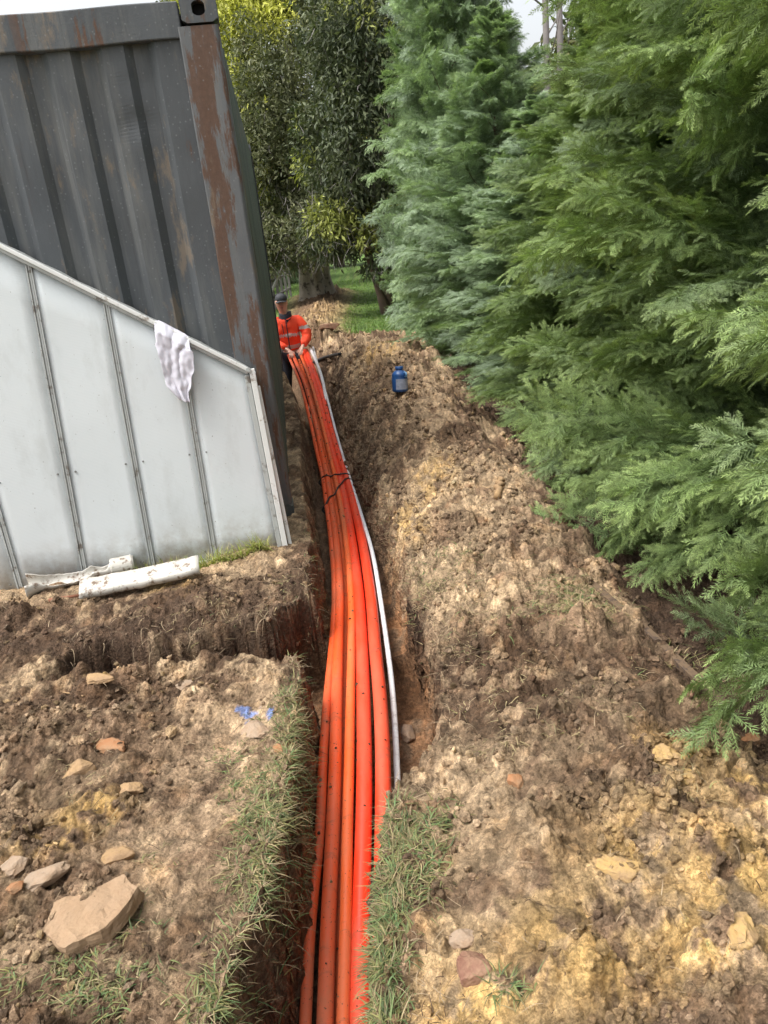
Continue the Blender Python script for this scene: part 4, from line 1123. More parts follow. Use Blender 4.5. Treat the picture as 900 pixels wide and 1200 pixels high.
# ------------------------------------------------------------------ edging board
def edging():
    P = [at_z(x, y, .03) for x, y in ((636, 640), (700, 692), (778, 758), (850, 822))]
    mb = MB(); V = []; n = 30; P = smooth_path(P[::-1] if P[0][1] > P[-1][1] else P, n)
    for i, p in enumerate(P):
        g = gz(p[0]-.03, p[1]); 
        z = np.interp(i, [0, n*.3, n*.6, n-1], [.02, .045, .05, .03])+.004*mnoise.noise(Vector((i*.3, 0, 0)))
        for dx, dz in ((-.016, 0), (.016, 0), (.016, -.14), (-.016, -.14)): V.append((p[0]+dx, p[1], z+dz))
    mb.add(V, [(i*4+k, i*4+(k+1) % 4, (i+1)*4+(k+1) % 4, (i+1)*4+k) for i in range(n-1) for k in range(4)]+[(3, 2, 1, 0), tuple((n-1)*4+k for k in range(4))])
    tag(mb.build('edging_board', M['timber'], bevel=.003), 'half buried brown timber edging board along the hedge bed', 'edging')
edging()

# ------------------------------------------------------------------ cypress trees
def sprig_template(ns=9, sub=2, seed=0):
    """flat feathery spray along +x, unit length: one triangle per leaf tip"""
    rng = random.Random(seed); T = []; tip = []
    def leaf(p, a, L, w, tf):
        d = Vector((math.cos(a), math.sin(a), rng.uniform(-.12, .12))); s = Vector((-math.sin(a), math.cos(a), 0))
        T.append([p-s*w/2, p+s*w/2+d*L*.12, p+d*L]); tip.append([tf*.6, tf*.6, tf])
    for i in range(ns):
        t = (i+.5)/ns
        for sd in (1, -1):
            p = Vector((t*.92+sd*.035, 0, 0)); L = (.30*(1-t)**.6+.09)*rng.uniform(.7, 1.25); a = sd*rad(rng.uniform(20, 40))
            leaf(p, a, L, .036, t*.6+.3)
            d = Vector((math.cos(a), math.sin(a), 0))
            for k in range(sub):
                f = .35+.3*k
                leaf(p+d*L*f, a+sd*rad(rng.uniform(15, 35)), L*.5, .030, t*.5+.45)
    leaf(Vector((0, 0, 0)), 0, .95, .030, .5); leaf(Vector((.80, 0, 0)), 0, .26, .034, 1.)
    return np.array([[list(v) for v in t] for t in T]).reshape(-1, 3), np.array(tip).ravel()
SPR = [sprig_template(7, 1, s) for s in range(3)]
def nrm(a): return a/(np.linalg.norm(a, axis=-1, keepdims=True)+1e-9)
def bough_proto(seed, droop):
    """one bough of unit length growing along +x (z up): sprig placements and its axis"""
    rng = np.random.default_rng(seed); n = 12; p = np.zeros(3); pts = [p]; bend = rng.uniform(.4, .95); yawd = rng.normal(0, .28)
    for k in range(n):
        e2 = .30-bend*((k/n)**1.6)*1.2; d = np.array([math.cos(e2)*math.cos(yawd*k/n), math.cos(e2)*math.sin(yawd*k/n), math.sin(e2)]); p = p+d/n; pts.append(p)
    pts = np.array(pts); O = []; X = []; Y = []; S = []; A = []
    nsec = 17
    for q in range(nsec+1):
        s = .30+.70*q/nsec; k = min(int(s*n), n-1); fr = s*n-k
        P = pts[k]+(pts[k+1]-pts[k])*fr; d = nrm(pts[k+1]-pts[k])
        for sg in ((1, -1) if q < nsec else (0,)):
            l2 = (.36*(1-s)**.8+.05)*rng.uniform(.55, 1.25)
            sv = np.array([0, 1., 0])+rng.normal(0, .35, 3); sv -= d*np.dot(sv, d); sv = nrm(sv)
            ang = rng.uniform(.55, 1.1)*(sg != 0); d2 = d*math.cos(ang)+sg*sv*math.sin(ang); nn = np.cross(d, sv)
            m = max(1, int(l2/.022)); pp = P.copy()
            for j in range(m+1):
                g = j/m; dd = nrm(d2+d*.4*g+np.array([0, 0, -.25-.45*droop])*g); pp = pp+dd*l2/(m+1)
                for sg2 in ((1, -1) if j < m else (0,)):
                    lat = nrm(np.cross(nn, dd)); a2 = rng.uniform(.3, .75)*(sg2 != 0)
                    x_ = nrm(dd*math.cos(a2)+sg2*lat*math.sin(a2)+rng.normal(0, .24, 3)+np.array([0, 0, -.08-.3*droop]))
                    y_ = nrm(np.cross(nn+rng.normal(0, .45, 3), x_))
                    O.append(pp); X.append(x_); Y.append(y_); S.append((.058+.040*(1-g))*rng.uniform(.7, 1.2)*(1+.25*droop)); A.append(s*.5+g*.35)
    return pts, np.array(O), np.array(X), np.array(Y), np.array(S), np.array(A)
def cypress_mesh(seed, H, Rr, nb, droop=.0, low=.10, blue=0.):
    rng = np.random.default_rng(seed); protos = [bough_proto(seed*50+i, droop) for i in range(10)]
    Os = []; Xs = []; Ys = []; Ss = []; As = []; Ts = []; tubes = MB()
    for b in range(nb):
        f = (b+.5)/nb; z0 = low+(H-low-.15)*f**1.12
        az = b*2.39996+rng.normal(0, .3)
        rz = Rr*(1-f**2.4)*(.86+.14*math.sin(az*2+seed))+.18
        L = rz*rng.uniform(.72, 1.20)
        el = np.interp(f, [0, .06, .25, .6, 1], [-.05, .08, .30, .62, 1.15])+rng.normal(0, .14)
        Lt = min(L/math.cos(min(el*.75, 1.2)), L*1.6); roll = rng.normal(0, .75)
        ce, se = math.cos(el), math.sin(el); ca, sa = math.cos(az), math.sin(az); cr, sr = math.cos(roll), math.sin(roll)
        Rx = np.array([[1, 0, 0], [0, cr, -sr], [0, sr, cr]]); Ry = np.array([[ce, 0, -se], [0, 1, 0], [se, 0, ce]]); Rz = np.array([[ca, -sa, 0], [sa, ca, 0], [0, 0, 1]])
        Rm = Rz @ Ry @ Rx
        pts, O, X, Y, S, A = protos[rng.integers(10)]
        base = np.array([0, 0, z0-.30*L*max(el, 0)])
        Os.append(O @ Rm.T*Lt+base); Xs.append(X @ Rm.T); Ys.append(Y @ Rm.T); Ss.append(S*(.55+.45*Lt)); As.append(A); Ts.append(np.full(len(A), rng.normal(0, .5)))
        if f > .45 and b % 2: tubes.tube(pts[:9:2] @ Rm.T*Lt+base, [.008*(1-.8*k/4)+.001 for k in range(5)], 4, 0, cap=False)
    org = np.vstack(Os); xd = np.vstack(Xs); yd = np.vstack(Ys); zd = np.cross(xd, yd); sc = np.concatenate(Ss); ca_ = np.concatenate(As); tn_ = np.concatenate(Ts)
    Vs = []; Cs = []; wh = rng.integers(0, 3, len(org))
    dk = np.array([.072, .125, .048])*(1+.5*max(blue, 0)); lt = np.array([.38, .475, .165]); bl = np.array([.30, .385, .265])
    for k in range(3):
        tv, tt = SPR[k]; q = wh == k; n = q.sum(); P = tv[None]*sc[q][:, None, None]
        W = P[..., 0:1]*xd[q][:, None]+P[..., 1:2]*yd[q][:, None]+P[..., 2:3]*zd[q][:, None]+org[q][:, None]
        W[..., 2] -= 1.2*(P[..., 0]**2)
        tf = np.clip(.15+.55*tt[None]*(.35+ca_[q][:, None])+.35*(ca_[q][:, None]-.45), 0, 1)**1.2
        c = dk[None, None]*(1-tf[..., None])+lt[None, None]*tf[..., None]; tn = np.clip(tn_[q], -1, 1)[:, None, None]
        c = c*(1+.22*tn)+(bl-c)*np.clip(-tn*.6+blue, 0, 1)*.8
        c = c*rng.uniform(.82, 1.18, (n, 1, 1))*np.repeat(rng.uniform(.6, 1.45, (n, c.shape[1]//3, 1)), 3, 1); Vs.append(W.reshape(-1, 3)); Cs.append(c.reshape(-1, 3))
    V = np.vstack(Vs); C = np.vstack(Cs); Fc = np.arange(len(V)).reshape(-1, 3)
    # the thin brown boughs belong to the same crown
    tf_ = np.array([q for q in tubes.f if len(q) == 4]); tri = np.vstack([tf_[:, [0, 1, 2]], tf_[:, [0, 2, 3]]])+len(V)
    mi = np.r_[np.zeros(len(Fc), int), np.ones(len(tri), int)]
    Vt = np.array([list(v) for v in tubes.v]); C = np.vstack([C, np.tile([.1, .06, .04], (len(Vt), 1))])
    print('cypress tris', len(Fc))
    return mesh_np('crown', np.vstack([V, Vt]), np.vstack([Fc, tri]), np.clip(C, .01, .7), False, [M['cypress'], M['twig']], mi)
def trunk_mesh(h, r, mat, name='trunk', seed=0, wob=.06, seg=14):
    mb = MB(); n = 14
    pts = [(wob*mnoise.noise(Vector((k*.35, seed, 0)))*k/n*3, wob*mnoise.noise(Vector((k*.35, seed, 5)))*k/n*3, h*k/n-.15) for k in range(n+1)]
    mb.tube(pts, [r*(1.35 if k == 0 else 1-.9*k/n+.02) for k in range(n+1)], seg)
    o = mb.build(name, mat, smooth=True); return o
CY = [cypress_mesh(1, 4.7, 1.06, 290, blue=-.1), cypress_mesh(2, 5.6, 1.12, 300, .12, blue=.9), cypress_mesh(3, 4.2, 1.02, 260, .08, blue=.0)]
tr_src = None
hedge = [  # x, y, variant, scale xy, scale z, rot, label
 (2.02, .35, 0, 1.0, 1.0, 1.0, 'cypress tree at the near right end of the hedge, only its edge in the picture'),
 (2.00, 1.75, 2, .98, 1.05, .4, 'nearest green cypress whose fronds reach in from the right edge'),
 (2.02, 3.15, 0, 1.02, .98, 2.6, 'bright green cypress second along the hedge, low fronds over the timber edging'),
 (1.98, 4.6, 2, 1.05, .86, 5.0, 'shorter dense green cypress in the middle of the hedge by the open sky gap'),
 (1.95, 6.1, 0, 1.02, .64, 3.9, 'green cypress beyond the middle one, foot close to the tan slope'),
 (1.85, 7.7, 1, .95, .48, 1.9, 'blue green cypress across the heap from the blue jug'),
 (1.74, 9.3, 1, 1.0, .68, 3.3, 'lower pale grey green cypress just before the tallest one'),
 (1.55, 11.3, 1, 1.10, 1.15, 4.6, 'tallest feathery pale cypress with its left side against the dark tree'),
 (1.60, 13.4, 1, 1.05, 1.10, .7, 'furthest cypress of the hedge, mostly behind the tallest one'),
]
for i, (x, y, v, sxy, sz, rot, lab) in enumerate(hedge):
    root = empty('cypress_tree', (x, y, -.05), (0, 0, rot)); root.scale = (sxy, sxy, sz)
    tag(root, lab, 'tree', 'cypress hedge trees along the trench')
    link('crown', CY[v], root)
    h = (4.7, 5.6, 4.2)[v]
    if i < 3: t = trunk_mesh(h*.93, .065, M['bark'], seed=i); t.parent = root; keep_t = t
    else: t = keep_t.copy(); COL.objects.link(t); t.parent = root
# dead-looking thin stems behind the hedge against the sky
root = empty('bare_tree', (2.45, 9.9, 0)); tag(root, 'two thin bare grey stems standing behind the hedge in the sky gap', 'tree')
for k, dx in enumerate((0, .16)):
    mb = MB(); mb.tube([(dx, 0, 0), (dx+.02, 0, 3), (dx, 0, 7.5)], [.05, .04, .02], 8)
    for j in range(14):
        z = 2.5+j*.33; a = j*2.4; mb.tube([(dx, 0, z), (dx+.35*math.cos(a), .35*math.sin(a), z+.25), (dx+.6*math.cos(a), .6*math.sin(a), z+.6)], [.012, .007, .003], 5)
    mb.build('stem', M['greytwig'], root, smooth=True)

# ------------------------------------------------------------------ broadleaf trees
def leaf_cloud(seed, lobes, ncl, leafL, cols, yellow=.2, ylow=1.0, per=7, droop=.0, shell=.55, wfac=.34, ycen=None):
    rng = np.random.default_rng(seed)
    lob = np.array(lobes); vol = (lob[:, 3]*lob[:, 4]*lob[:, 5])**(.72); pick = rng.choice(len(lob), ncl, p=vol/vol.sum())
    d = rng.normal(0, 1, (ncl, 3)); d /= np.linalg.norm(d, axis=1, keepdims=True)
    rr = (shell+(1-shell)*rng.uniform(0, 1, ncl)**.6)[:, None]*(1+.16*np.array([mnoise.noise(Vector(q*2.3+k)) for q, k in zip(d, pick)]))[:, None]
    P = lob[pick, :3]+d*rr*lob[pick, 3:6]
    # clumpy gaps
    nz = np.array([mnoise.noise(Vector(p*.95+seed)) for p in P]); keep = nz > -.20+.12*rng.normal(0, 1, ncl)
    P, d, nz = P[keep], d[keep], nz[keep]; n = len(P)
    ny = np.array([mnoise.noise(Vector(p*.9+seed*5.1)) for p in P])
    if ycen is not None:
        ny = ny+np.array([1.0*math.exp(-sum((p[i]-ycen[i])**2/ycen[3+i]**2 for i in range(3))) for p in P])-.25
    isy = (ny+rng.normal(0, .10, n) > yellow)
    m = n*per
    out = d+np.array([0, 0, .5])+rng.normal(0, .35, d.shape); out /= np.linalg.norm(out, axis=1, keepdims=True)
    O = np.repeat(out, per, 0); C0 = np.repeat(P, per, 0)
    dv = O*.55+rng.normal(0, .75, (m, 3)); dv[:, 2] -= droop; dv /= np.linalg.norm(dv, axis=1, keepdims=True)
    sv = np.cross(dv, rng.normal(0, 1, (m, 3))+O); sv /= np.linalg.norm(sv, axis=1, keepdims=True)
    L = leafL*rng.uniform(.65, 1.25, (m, 1)); C0 = C0+rng.normal(0, leafL*.45, (m, 3))
    V = np.stack([C0, C0+dv*L*.5-sv*L*wfac/2, C0+dv*L+np.array([0, 0, -.12])*L, C0+dv*L*.5+sv*L*wfac/2], 1)
    a, b_, yc = [np.array(c) for c in cols]
    t = rng.uniform(0, 1, (n, 1)); base = a*(1-t)+b_*t
    base = np.where(isy[:, None], yc*rng.uniform(.6, 1.15, (n, 1)), base)
    C = np.repeat(np.repeat(base, per, 0)*rng.uniform(.7, 1.3, (m, 1)), 4, 0)
    return V.reshape(-1, 3), np.arange(m*4).reshape(-1, 4), C
def twig_cloud(seed, lobes, n, L, r=.006):
    rng = np.random.default_rng(seed); lob = np.array(lobes); pick = rng.integers(0, len(lob), n)
    d = rng.normal(0, 1, (n, 3)); d /= np.linalg.norm(d, axis=1, keepdims=True)
    P = lob[pick, :3]+d*rng.uniform(.6, 1.06, (n, 1))*lob[pick, 3:6]
    D = d+rng.normal(0, .6, (n, 3))+np.array([-.1, 0, -.1]); D /= np.linalg.norm(D, axis=1, keepdims=True)
    V, Fc, per = strips(P, D, rng.uniform(.4, 1.2, n)*L, np.full(n, r*2), rng.normal(0, .5, (n, 3)), rng, 3)
    return V, Fc
def branches(mb, base, h0, lobes, r, rng, mi=0):
    for lb in lobes:
        c = Vector(lb[:3]); s = Vector(base)+Vector((0, 0, h0)); mid = s.lerp(c, .5)+Vector((rng.uniform(-.3, .3), rng.uniform(-.3, .3), -.1))
        mb.tube([s, s.lerp(mid, .5), mid, c, c+(c-mid)*.5], [r, r*.8, r*.6, r*.35, r*.1], 7, mi)
def broadleaf(name, loc, lobes, ncl, leafL, cols, label, trunkfn, seed, ntw=0, cat='tree', **kw):
    root = empty(name, loc); tag(root, label, cat)
    V, Fc, C = leaf_cloud(seed, lobes, ncl, leafL, cols, **kw)
    link('crown', mesh_np('crown', V, Fc, np.clip(C, .008, .8), False, [M['leaf']]), root)
    if ntw:
        V, Fc = twig_cloud(seed+1, lobes, ntw, .5); tag(link('twigs', mesh_np('twigs', V, Fc, None, False, [M['greytwig']]), root), kind='stuff')
    rng = random.Random(seed); mb = MB(); trunkfn(mb)
    branches(mb, (0, 0, 0), kw.get('h0', 1.6) if False else 1.5, lobes, .09, rng)
    return root, mb
# A: the large tree with the flared pale trunk
def trunkA(mb):
    seg = 22; V = []; n = 16
    for k in range(n+1):
        t = k/n; z = -.1+t*2.6
        r0 = .36*(1+.55*math.exp(-t*7))
        for j in range(seg):
            a = 2*math.pi*j/seg; r = r0*(1+.22*math.cos(a*5+t*1.5)*(1-.6*t)+.10*mnoise.noise(Vector((math.cos(a)*2, math.sin(a)*2, z*2.2))))
            V.append((r*math.cos(a), r*math.sin(a), z))
    mb.add(V, [(k*seg+j, k*seg+(j+1) % seg, (k+1)*seg+(j+1) % seg, (k+1)*seg+j) for k in range(n) for j in range(seg)])
PA = at_z(371, 346, 0.02)
lobA = [(.1, -.6, 5.2, 2.5, 2.0, 2.6), (-.7, -1.0, 3.9, 1.3, 1.3, 1.7), (1.4, -.9, 4.1, 1.9, 1.5, 1.9), (.5, -.4, 8.0, 2.1, 1.8, 2.0), (-1.2, -.3, 6.9, 1.4, 1.4, 1.9), (-.2, -1.3, 3.1, 1.1, .9, 1.1), (2.9, -.3, 5.4, 2.0, 1.8, 2.4), (1.0, -1.4, 2.75, .9, .8, .9), (-.5, -1.5, 2.0, 1.1, .8, .85), (.7, -1.6, 1.9, 1.0, .8, .9), (-1.4, -.9, 2.6, .9, .9, 1.2), (1.8, -1, 2.1, .9, .8, 1.0), (-.6, -1.7, 1.45, .8, .5, .6), (.2, -1.7, 1.5, .7, .5, .55), (-1.5, -1.2, 1.7, .7, .6, .8)]
PA[1] = 20.5; PA[0] = at_y(371, 346, 20.5)[0]; PA[2] = 0
root, mb = broadleaf('broadleaf_tree', PA, lobA, 30000, .12, [(.095, .112, .06), (.27, .275, .15), (.58, .58, .12)],
    'large dark broadleaf tree with yellow green new leaves and a pale flared trunk', trunkA, 5, 2600, yellow=.20, per=7, droop=.25, ycen=(-1.0, -1.6, 6.9, 1.5, 2.2, 1.4))
mb.build('trunk', M['palebark'], root, smooth=True)
# B: darker drooping tree in front, its trunk leaning
PB = np.array([at_y(449, 366, 16.)[0], 16., 0])
lobB = [(-.35, 0, 3.3, 1.15, 1.0, 1.2), (.6, .1, 3.9, 1.5, 1.1, 1.7), (-.3, 0, 2.35, .75, .8, .75), (.3, -.2, 1.75, .6, .6, .65), (1.1, 0, 2.3, 1.0, .8, 1.3), (.2, .2, 5.2, 1.3, 1.1, 1.3), (-.75, -.1, 1.9, .55, .6, .65), (.9, -.2, 1.3, .8, .7, .9), (-.1, -.3, 1.35, .6, .5, .6), (-1.0, -.3, 1.75, .5, .5, .6)]
def trunkB(mb):
    mb.tube([(.12, 0, -.1), (-.02, 0, .4), (-.22, 0, 1.3), (-.35, 0, 2.4), (-.3, 0, 3.6)], [.17, .08, .06, .05, .03], 9)
    mb.tube([(.35, .1, -.1), (.1, 0, .5), (-.15, .1, 1.1), (-.2, .1, 2.4)], [.1, .07, .06, .03], 8)
root, mb = broadleaf('broadleaf_tree', PB, lobB, 9000, .12, [(.045, .062, .034), (.13, .15, .075), (.34, .37, .10)],
    'smaller dark drooping tree on the lawn with a leaning brown trunk', trunkB, 8, 1500, yellow=.42, per=7, droop=.7)
mb.build('trunk', M['bark'], root, smooth=True)
# C: olive yellow tree and a pointed conifer behind on the left
PC = np.array([at_y(300, 300, 27.)[0], 27., 0])
lobC = [(0, 0, 6.2, 2.4, 2, 3.2), (.8, 0, 9.0, 2.0, 1.8, 2.4), (-.3, .5, 3.2, 1.9, 1.6, 1.4)]
def trunkC(mb): mb.tube([(0, 0, -.1), (.1, 0, 2), (0, 0, 6)], [.3, .2, .08], 9)
root, mb = broadleaf('broadleaf_tree', PC, lobC, 7500, .16, [(.15, .165, .06), (.30, .31, .13), (.44, .44, .13)],
    'olive yellow tree behind the large dark one, beside the container top', trunkC, 12, 800, yellow=.2, per=6, droop=.2)
mb.build('trunk', M['bark'], root, smooth=True)
def far_conifer(px, Y, s, lab, rot):
    x = at_y(px, 280, Y)[0]
    root = empty('conifer_tree', (x, Y, -.2), (0, 0, rot)); root.scale = (s*1.1, s*1.1, s)
    tag(root, lab, 'tree')
    link('crown', CY[1], root); t = keep_t.copy(); COL.objects.link(t); t.parent = root
far_conifer(283, 33., 2.35, 'far grey green conifer whose tip shows above the container corner', 1.1)
# far row of trees closing the view
lobF = [(0, 0, 3.6, 2.8, 2, 2.6), (2.2, .4, 3.0, 2.0, 1.6, 2.1), (-2.3, .2, 3.1, 2.1, 1.6, 2.2), (.5, 0, 5.5, 1.9, 1.5, 1.7)]
V, Fc, C = leaf_cloud(40, lobF, 4200, .26, [(.05, .075, .03), (.12, .13, .06), (.2, .2, .08)], yellow=.35, per=6, droop=.2)
cm = mesh_np('crown', V, Fc, np.clip(C, .01, .6), False, [M['leaf']])
tm = MB(); tm.tube([(0, 0, -.2), (.1, 0, 2.5), (0, 0, 4)], [.28, .2, .1], 8)
proto_t = None
for k, (x, y, s, r) in enumerate([(-14, 42, 1.2, 0), (-9.5, 44, 1.0, 1.2), (-5.2, 41, .9, 2.2), (-1.0, 45, 1.15, 3.3), (4, 42, 1.3, 4.1), (9, 44, 1.2, 5), (14.5, 40, 1.3, 5.8), (-19.5, 45, 1.4, .6), (12, 26, 1.2, 2.8), (6, 15, 1.0, 1.7)]):
    root = empty('field_tree', (x, y, 0), (0, 0, r)); root.scale = (s, s, s)
    lab = 'dull green tree in the far row beyond the lawn' if k < 8 else 'dull green tree standing behind the cypress hedge'
    tag(root, lab, 'tree', 'far trees beyond the lawn' if k < 8 else 'trees behind the hedge')
    link('crown', cm, root)
    if proto_t is None: proto_t = tm.build('trunk', M['bark'], root, smooth=True)
    else: t = proto_t.copy(); COL.objects.link(t); t.parent = root

# far grey timber fence with a sloping white rail
def fence():
    a = at_y(312, 330, 19.); b = at_y(338, 326, 23.)
    root = empty('rail_fence', (a[0], a[1], 0)); tag(root, 'weathered pale timber rail fence beyond the worker by the container', 'fence')
    d = Vector((b[0]-a[0], b[1]-a[1], 0)); n = 5
    for k in range(n+1):
        p = d*(k/n); mb = MB(); mb.box((p.x, p.y, .45), (.07, .07, .95)); mb.build('post', M['fence'], root)
    for z in (.35, .75):
        mb = MB(); mb.tube([(0, 0, z), (d.x, d.y, z)], .03, 6); mb.build('rail', M['fence'], root)
    mb = MB(); mb.tube([(-.1, -.1, .25), (.42, .5, 1.05)], .035, 6); mb.build('brace', M['trimw'], root)
fence()

# ------------------------------------------------------------------ the worker
def skinned(name, verts, edges_, radii, mat, parent, levels=2, root=0, squash=None):
    me = bpy.data.meshes.new(name); me.from_pydata(verts, edges_, [])
    o = link(name, me)
    sk = o.modifiers.new('skin', 'SKIN'); sk.use_smooth_shade = True; sk.branch_smoothing = .6
    for i, r in enumerate(radii):
        me.skin_vertices[0].data[i].radius = r if hasattr(r, '__len__') else (r, r)
    me.skin_vertices[0].data[root].use_root = True
    sb = o.modifiers.new('sub', 'SUBSURF'); sb.levels = levels; sb.render_levels = levels
    dg = bpy.context.evaluated_depsgraph_get(); dg.update()
    m2 = bpy.data.meshes.new_from_object(o.evaluated_get(dg)); bpy.data.objects.remove(o)
    m2.materials.clear(); m2.materials.append(mat); m2.name = name
    m2.polygons.foreach_set('use_smooth', [True]*len(m2.polygons))
    o = link(name, m2, parent); return o
def worker():
    hc = at_y(330.5, 357, 11.15)          # head centre
    foot = -.87; bx, by = float(hc[0])+.035, 11.2
    root = empty('person', (bx, by, foot)); tag(root, 'worker in orange hi-vis jacket and dark cap holding the conduit ends in the trench', 'person')
    hL = at_y(353.0, 411, 10.86)-np.array([bx, by, foot]); hR = at_y(340.5, 414, 10.84)-np.array([bx, by, foot])   # photo right / left hand
    hx = float(hc[0])-bx
    # joints (local). front is -y
    J = dict(pel=(0, .03, .93), bel=(.0, .0, 1.10), che=(0, -.03, 1.30), nb=(-.01, -.05, 1.46), ne=(hx*.7, -.065, 1.53), hd0=(hx, -.08, 1.60), hd1=(hx, -.085, 1.68),
             sL=(.17, -.04, 1.42), eL=(.275, -.08, 1.17), wL=(hL[0]+.02, hL[1]+.05, hL[2]+.04), sR=(-.19, -.04, 1.42), eR=(-.28, -.10, 1.17), wR=(hR[0]-.03, hR[1]+.05, hR[2]+.04),
             kL=(.13, -.02, .50), aL=(.15, .04, .10), kR=(-.13, -.06, .50), aR=(-.15, .0, .10), hpL=(.09, .03, .88), hpR=(-.09, .03, .88))
    V = []; E = []; Rd = []; ix = {}
    def v(name, p, r): ix[name] = len(V); V.append(tuple(p)); Rd.append(r); return ix[name]
    def e(a, b): E.append((ix[a], ix[b]))
    v('pel', J['pel'], (.13, .10)); v('bel', J['bel'], (.12, .09)); v('che', J['che'], (.14, .10)); v('nb', J['nb'], .065); v('ne', J['ne'], .068); v('hd0', J['hd0'], (.070, .078))
    for a, b in (('pel', 'bel'), ('bel', 'che'), ('che', 'nb'), ('nb', 'ne'), ('ne', 'hd0')): e(a, b)
    v('hd1', J['hd1'], (.106, .118)); e('hd0', 'hd1'); v('hd2', (J['hd1'][0], J['hd1'][1]+.005, 1.735), (.084, .096)); e('hd1', 'hd2')
    for s in ('L', 'R'):
        v('s'+s, J['s'+s], .058); v('e'+s, J['e'+s], .042); v('w'+s, J['w'+s], .027)
        e('che', 's'+s); e('s'+s, 'e'+s); e('e'+s, 'w'+s)
        h = Vector(hL if s == 'L' else hR); wv = Vector(J['w'+s]); pd = (h-wv).normalized()
        palm = wv+pd*.055; v('p'+s, palm, (.034, .017)); e('w'+s, 'p'+s)
        side = Vector((1, 0, 0)) if s == 'L' else Vector((-1, 0, 0))
        for f, (off, ln) in enumerate(((-.027, .070), (-.009, .080), (.009, .076), (.027, .062))):
            b0 = palm+pd*.022+side*off*.9; k1 = b0+pd*ln*.40+Vector((0, -.008, -.004)); k2 = k1+Vector((0, -.35, -.9)).normalized()*ln*.34; k3 = k2+Vector((0, .25, -.95)).normalized()*ln*.28
            v(f'f{s}{f}a', b0, .0095); v(f'f{s}{f}b', k1, .0088); v(f'f{s}{f}c', k2, .0082); v(f'f{s}{f}d', k3, .007)
            e('p'+s, f'f{s}{f}a'); e(f'f{s}{f}a', f'f{s}{f}b'); e(f'f{s}{f}b', f'f{s}{f}c'); e(f'f{s}{f}c', f'f{s}{f}d')
        t0 = wv+pd*.03-side*.024; t1 = t0-side*.030+pd*.022+Vector((0, 0, -.006)); t2 = t1+pd*.03-side*.006+Vector((0, 0, -.014))
        v('t0'+s, t0, .012); v('t1'+s, t1, .0105); v('t2'+s, t2, .0085); e('w'+s, 't0'+s); e('t0'+s, 't1'+s); e('t1'+s, 't2'+s)
        v('hp'+s, J['hp'+s], .095); v('k'+s, J['k'+s], .058); v('a'+s, J['a'+s], .04); e('pel', 'hp'+s); e('hp'+s, 'k'+s); e('k'+s, 'a'+s)
        v('ft'+s, (J['a'+s][0], J['a'+s][1]-.16, .04), .038); e('a'+s, 'ft'+s)
    body = skinned('body', V, E, Rd, M['skin'], root, 2)
    # face: push in eyes, pull out nose, chin
    me = body.data; hcx, hcy, hcz = J['hd1'][0], J['hd1'][1], 1.66
    for vt in me.vertices:
        p = vt.co; dx = p.x-hcx; dz = p.z-hcz
        if p.y < hcy-.02 and abs(dx) < .09 and -.12 < dz < .10:
            k = math.exp(-(dx/.012)**2-((dz-.0+.01)/.022)**2)*.022
            for sx in (-1, 1): k -= math.exp(-((dx-sx*.03)/.014)**2-((dz-.018)/.012)**2)*.010
            k += math.exp(-(dx/.022)**2-((dz+.085)/.018)**2)*.012
            p.y -= k
    # features
    fy = hcy-.088
    for sx in (-1, 1):
        mb = MB(); m2, f2 = lump(3, 2, .012, .007, .0065, 0.); mb.add([(hcx+sx*.030+a, fy+.004+b, hcz+.018+c) for a, b, c in m2], [tuple(int(i) for i in q) for q in f2])
        mb.build('eye', M['hair'], body, smooth=True)
    mb = MB(); m2, f2 = lump(4, 2, .022, .006, .0055, 0.); mb.add([(hcx+a, fy+.004+b, hcz-.052+c) for a, b, c in m2], [tuple(int(i) for i in q) for q in f2])
    mb.build('mouth', simple('lips', (.32, .12, .10), .5), body, smooth=True)
    for sx in (-1, 1):
        mb = MB(); m2, f2 = lump(5, 2, .010, .018, .030, .1); mb.add([(hcx+sx*.077+a, hcy+.01+b, hcz+.0+c) for a, b, c in m2], [tuple(int(i) for i in q) for q in f2])
        mb.build('ear', M['skin'], body, smooth=True)
    # hair at the back and sides
    mb = MB(); m2, f2 = lump(6, 3, .080, .085, .075, .05); mb.add([(hcx+a, hcy+.022+b, hcz+.035+c) for a, b, c in m2], [tuple(int(i) for i in q) for q in f2]); mb.build('hair', M['hair'], root, smooth=True)
    # cap
    capr = MB(); seg = 28; Vc = []; rings = [(.094, .0), (.095, .02), (.092, .045), (.080, .07), (.055, .088), (.022, .097), (.004, .099)]
    for r, z in rings:
        Vc += [(hcx+r*math.cos(2*math.pi*k/seg)*.92, hcy+.006+r*math.sin(2*math.pi*k/seg)*1.08, hcz+.045+z) for k in range(seg)]
    capr.add(Vc, [(j*seg+k, j*seg+(k+1) % seg, (j+1)*seg+(k+1) % seg, (j+1)*seg+k) for j in range(len(rings)-1) for k in range(seg)])
    cap = capr.build('cap', M['cap'], root, smooth=True); sd = cap.modifiers.new('s', 'SOLIDIFY'); sd.thickness = .004
    br = MB(); Vb = []; nb = 12
    for j in range(5):
        for k in range(nb+1):
            a = math.pi+math.pi*k/nb; q = j/4; R1 = .092; ex = .075*q*math.sin(math.pi*k/nb)**.6
            Vb.append((hcx+R1*.9*math.cos(a), hcy+.006+R1*1.05*math.sin(a)-ex, hcz+.052-.016*q-.012*abs(math.cos(a))))
    br.add(Vb, [(j*(nb+1)+k, j*(nb+1)+k+1, (j+1)*(nb+1)+k+1, (j+1)*(nb+1)+k) for j in range(4) for k in range(nb)])
    b = br.build('brim', M['cap'], cap, smooth=True); sd = b.modifiers.new('s', 'SOLIDIFY'); sd.thickness = .005
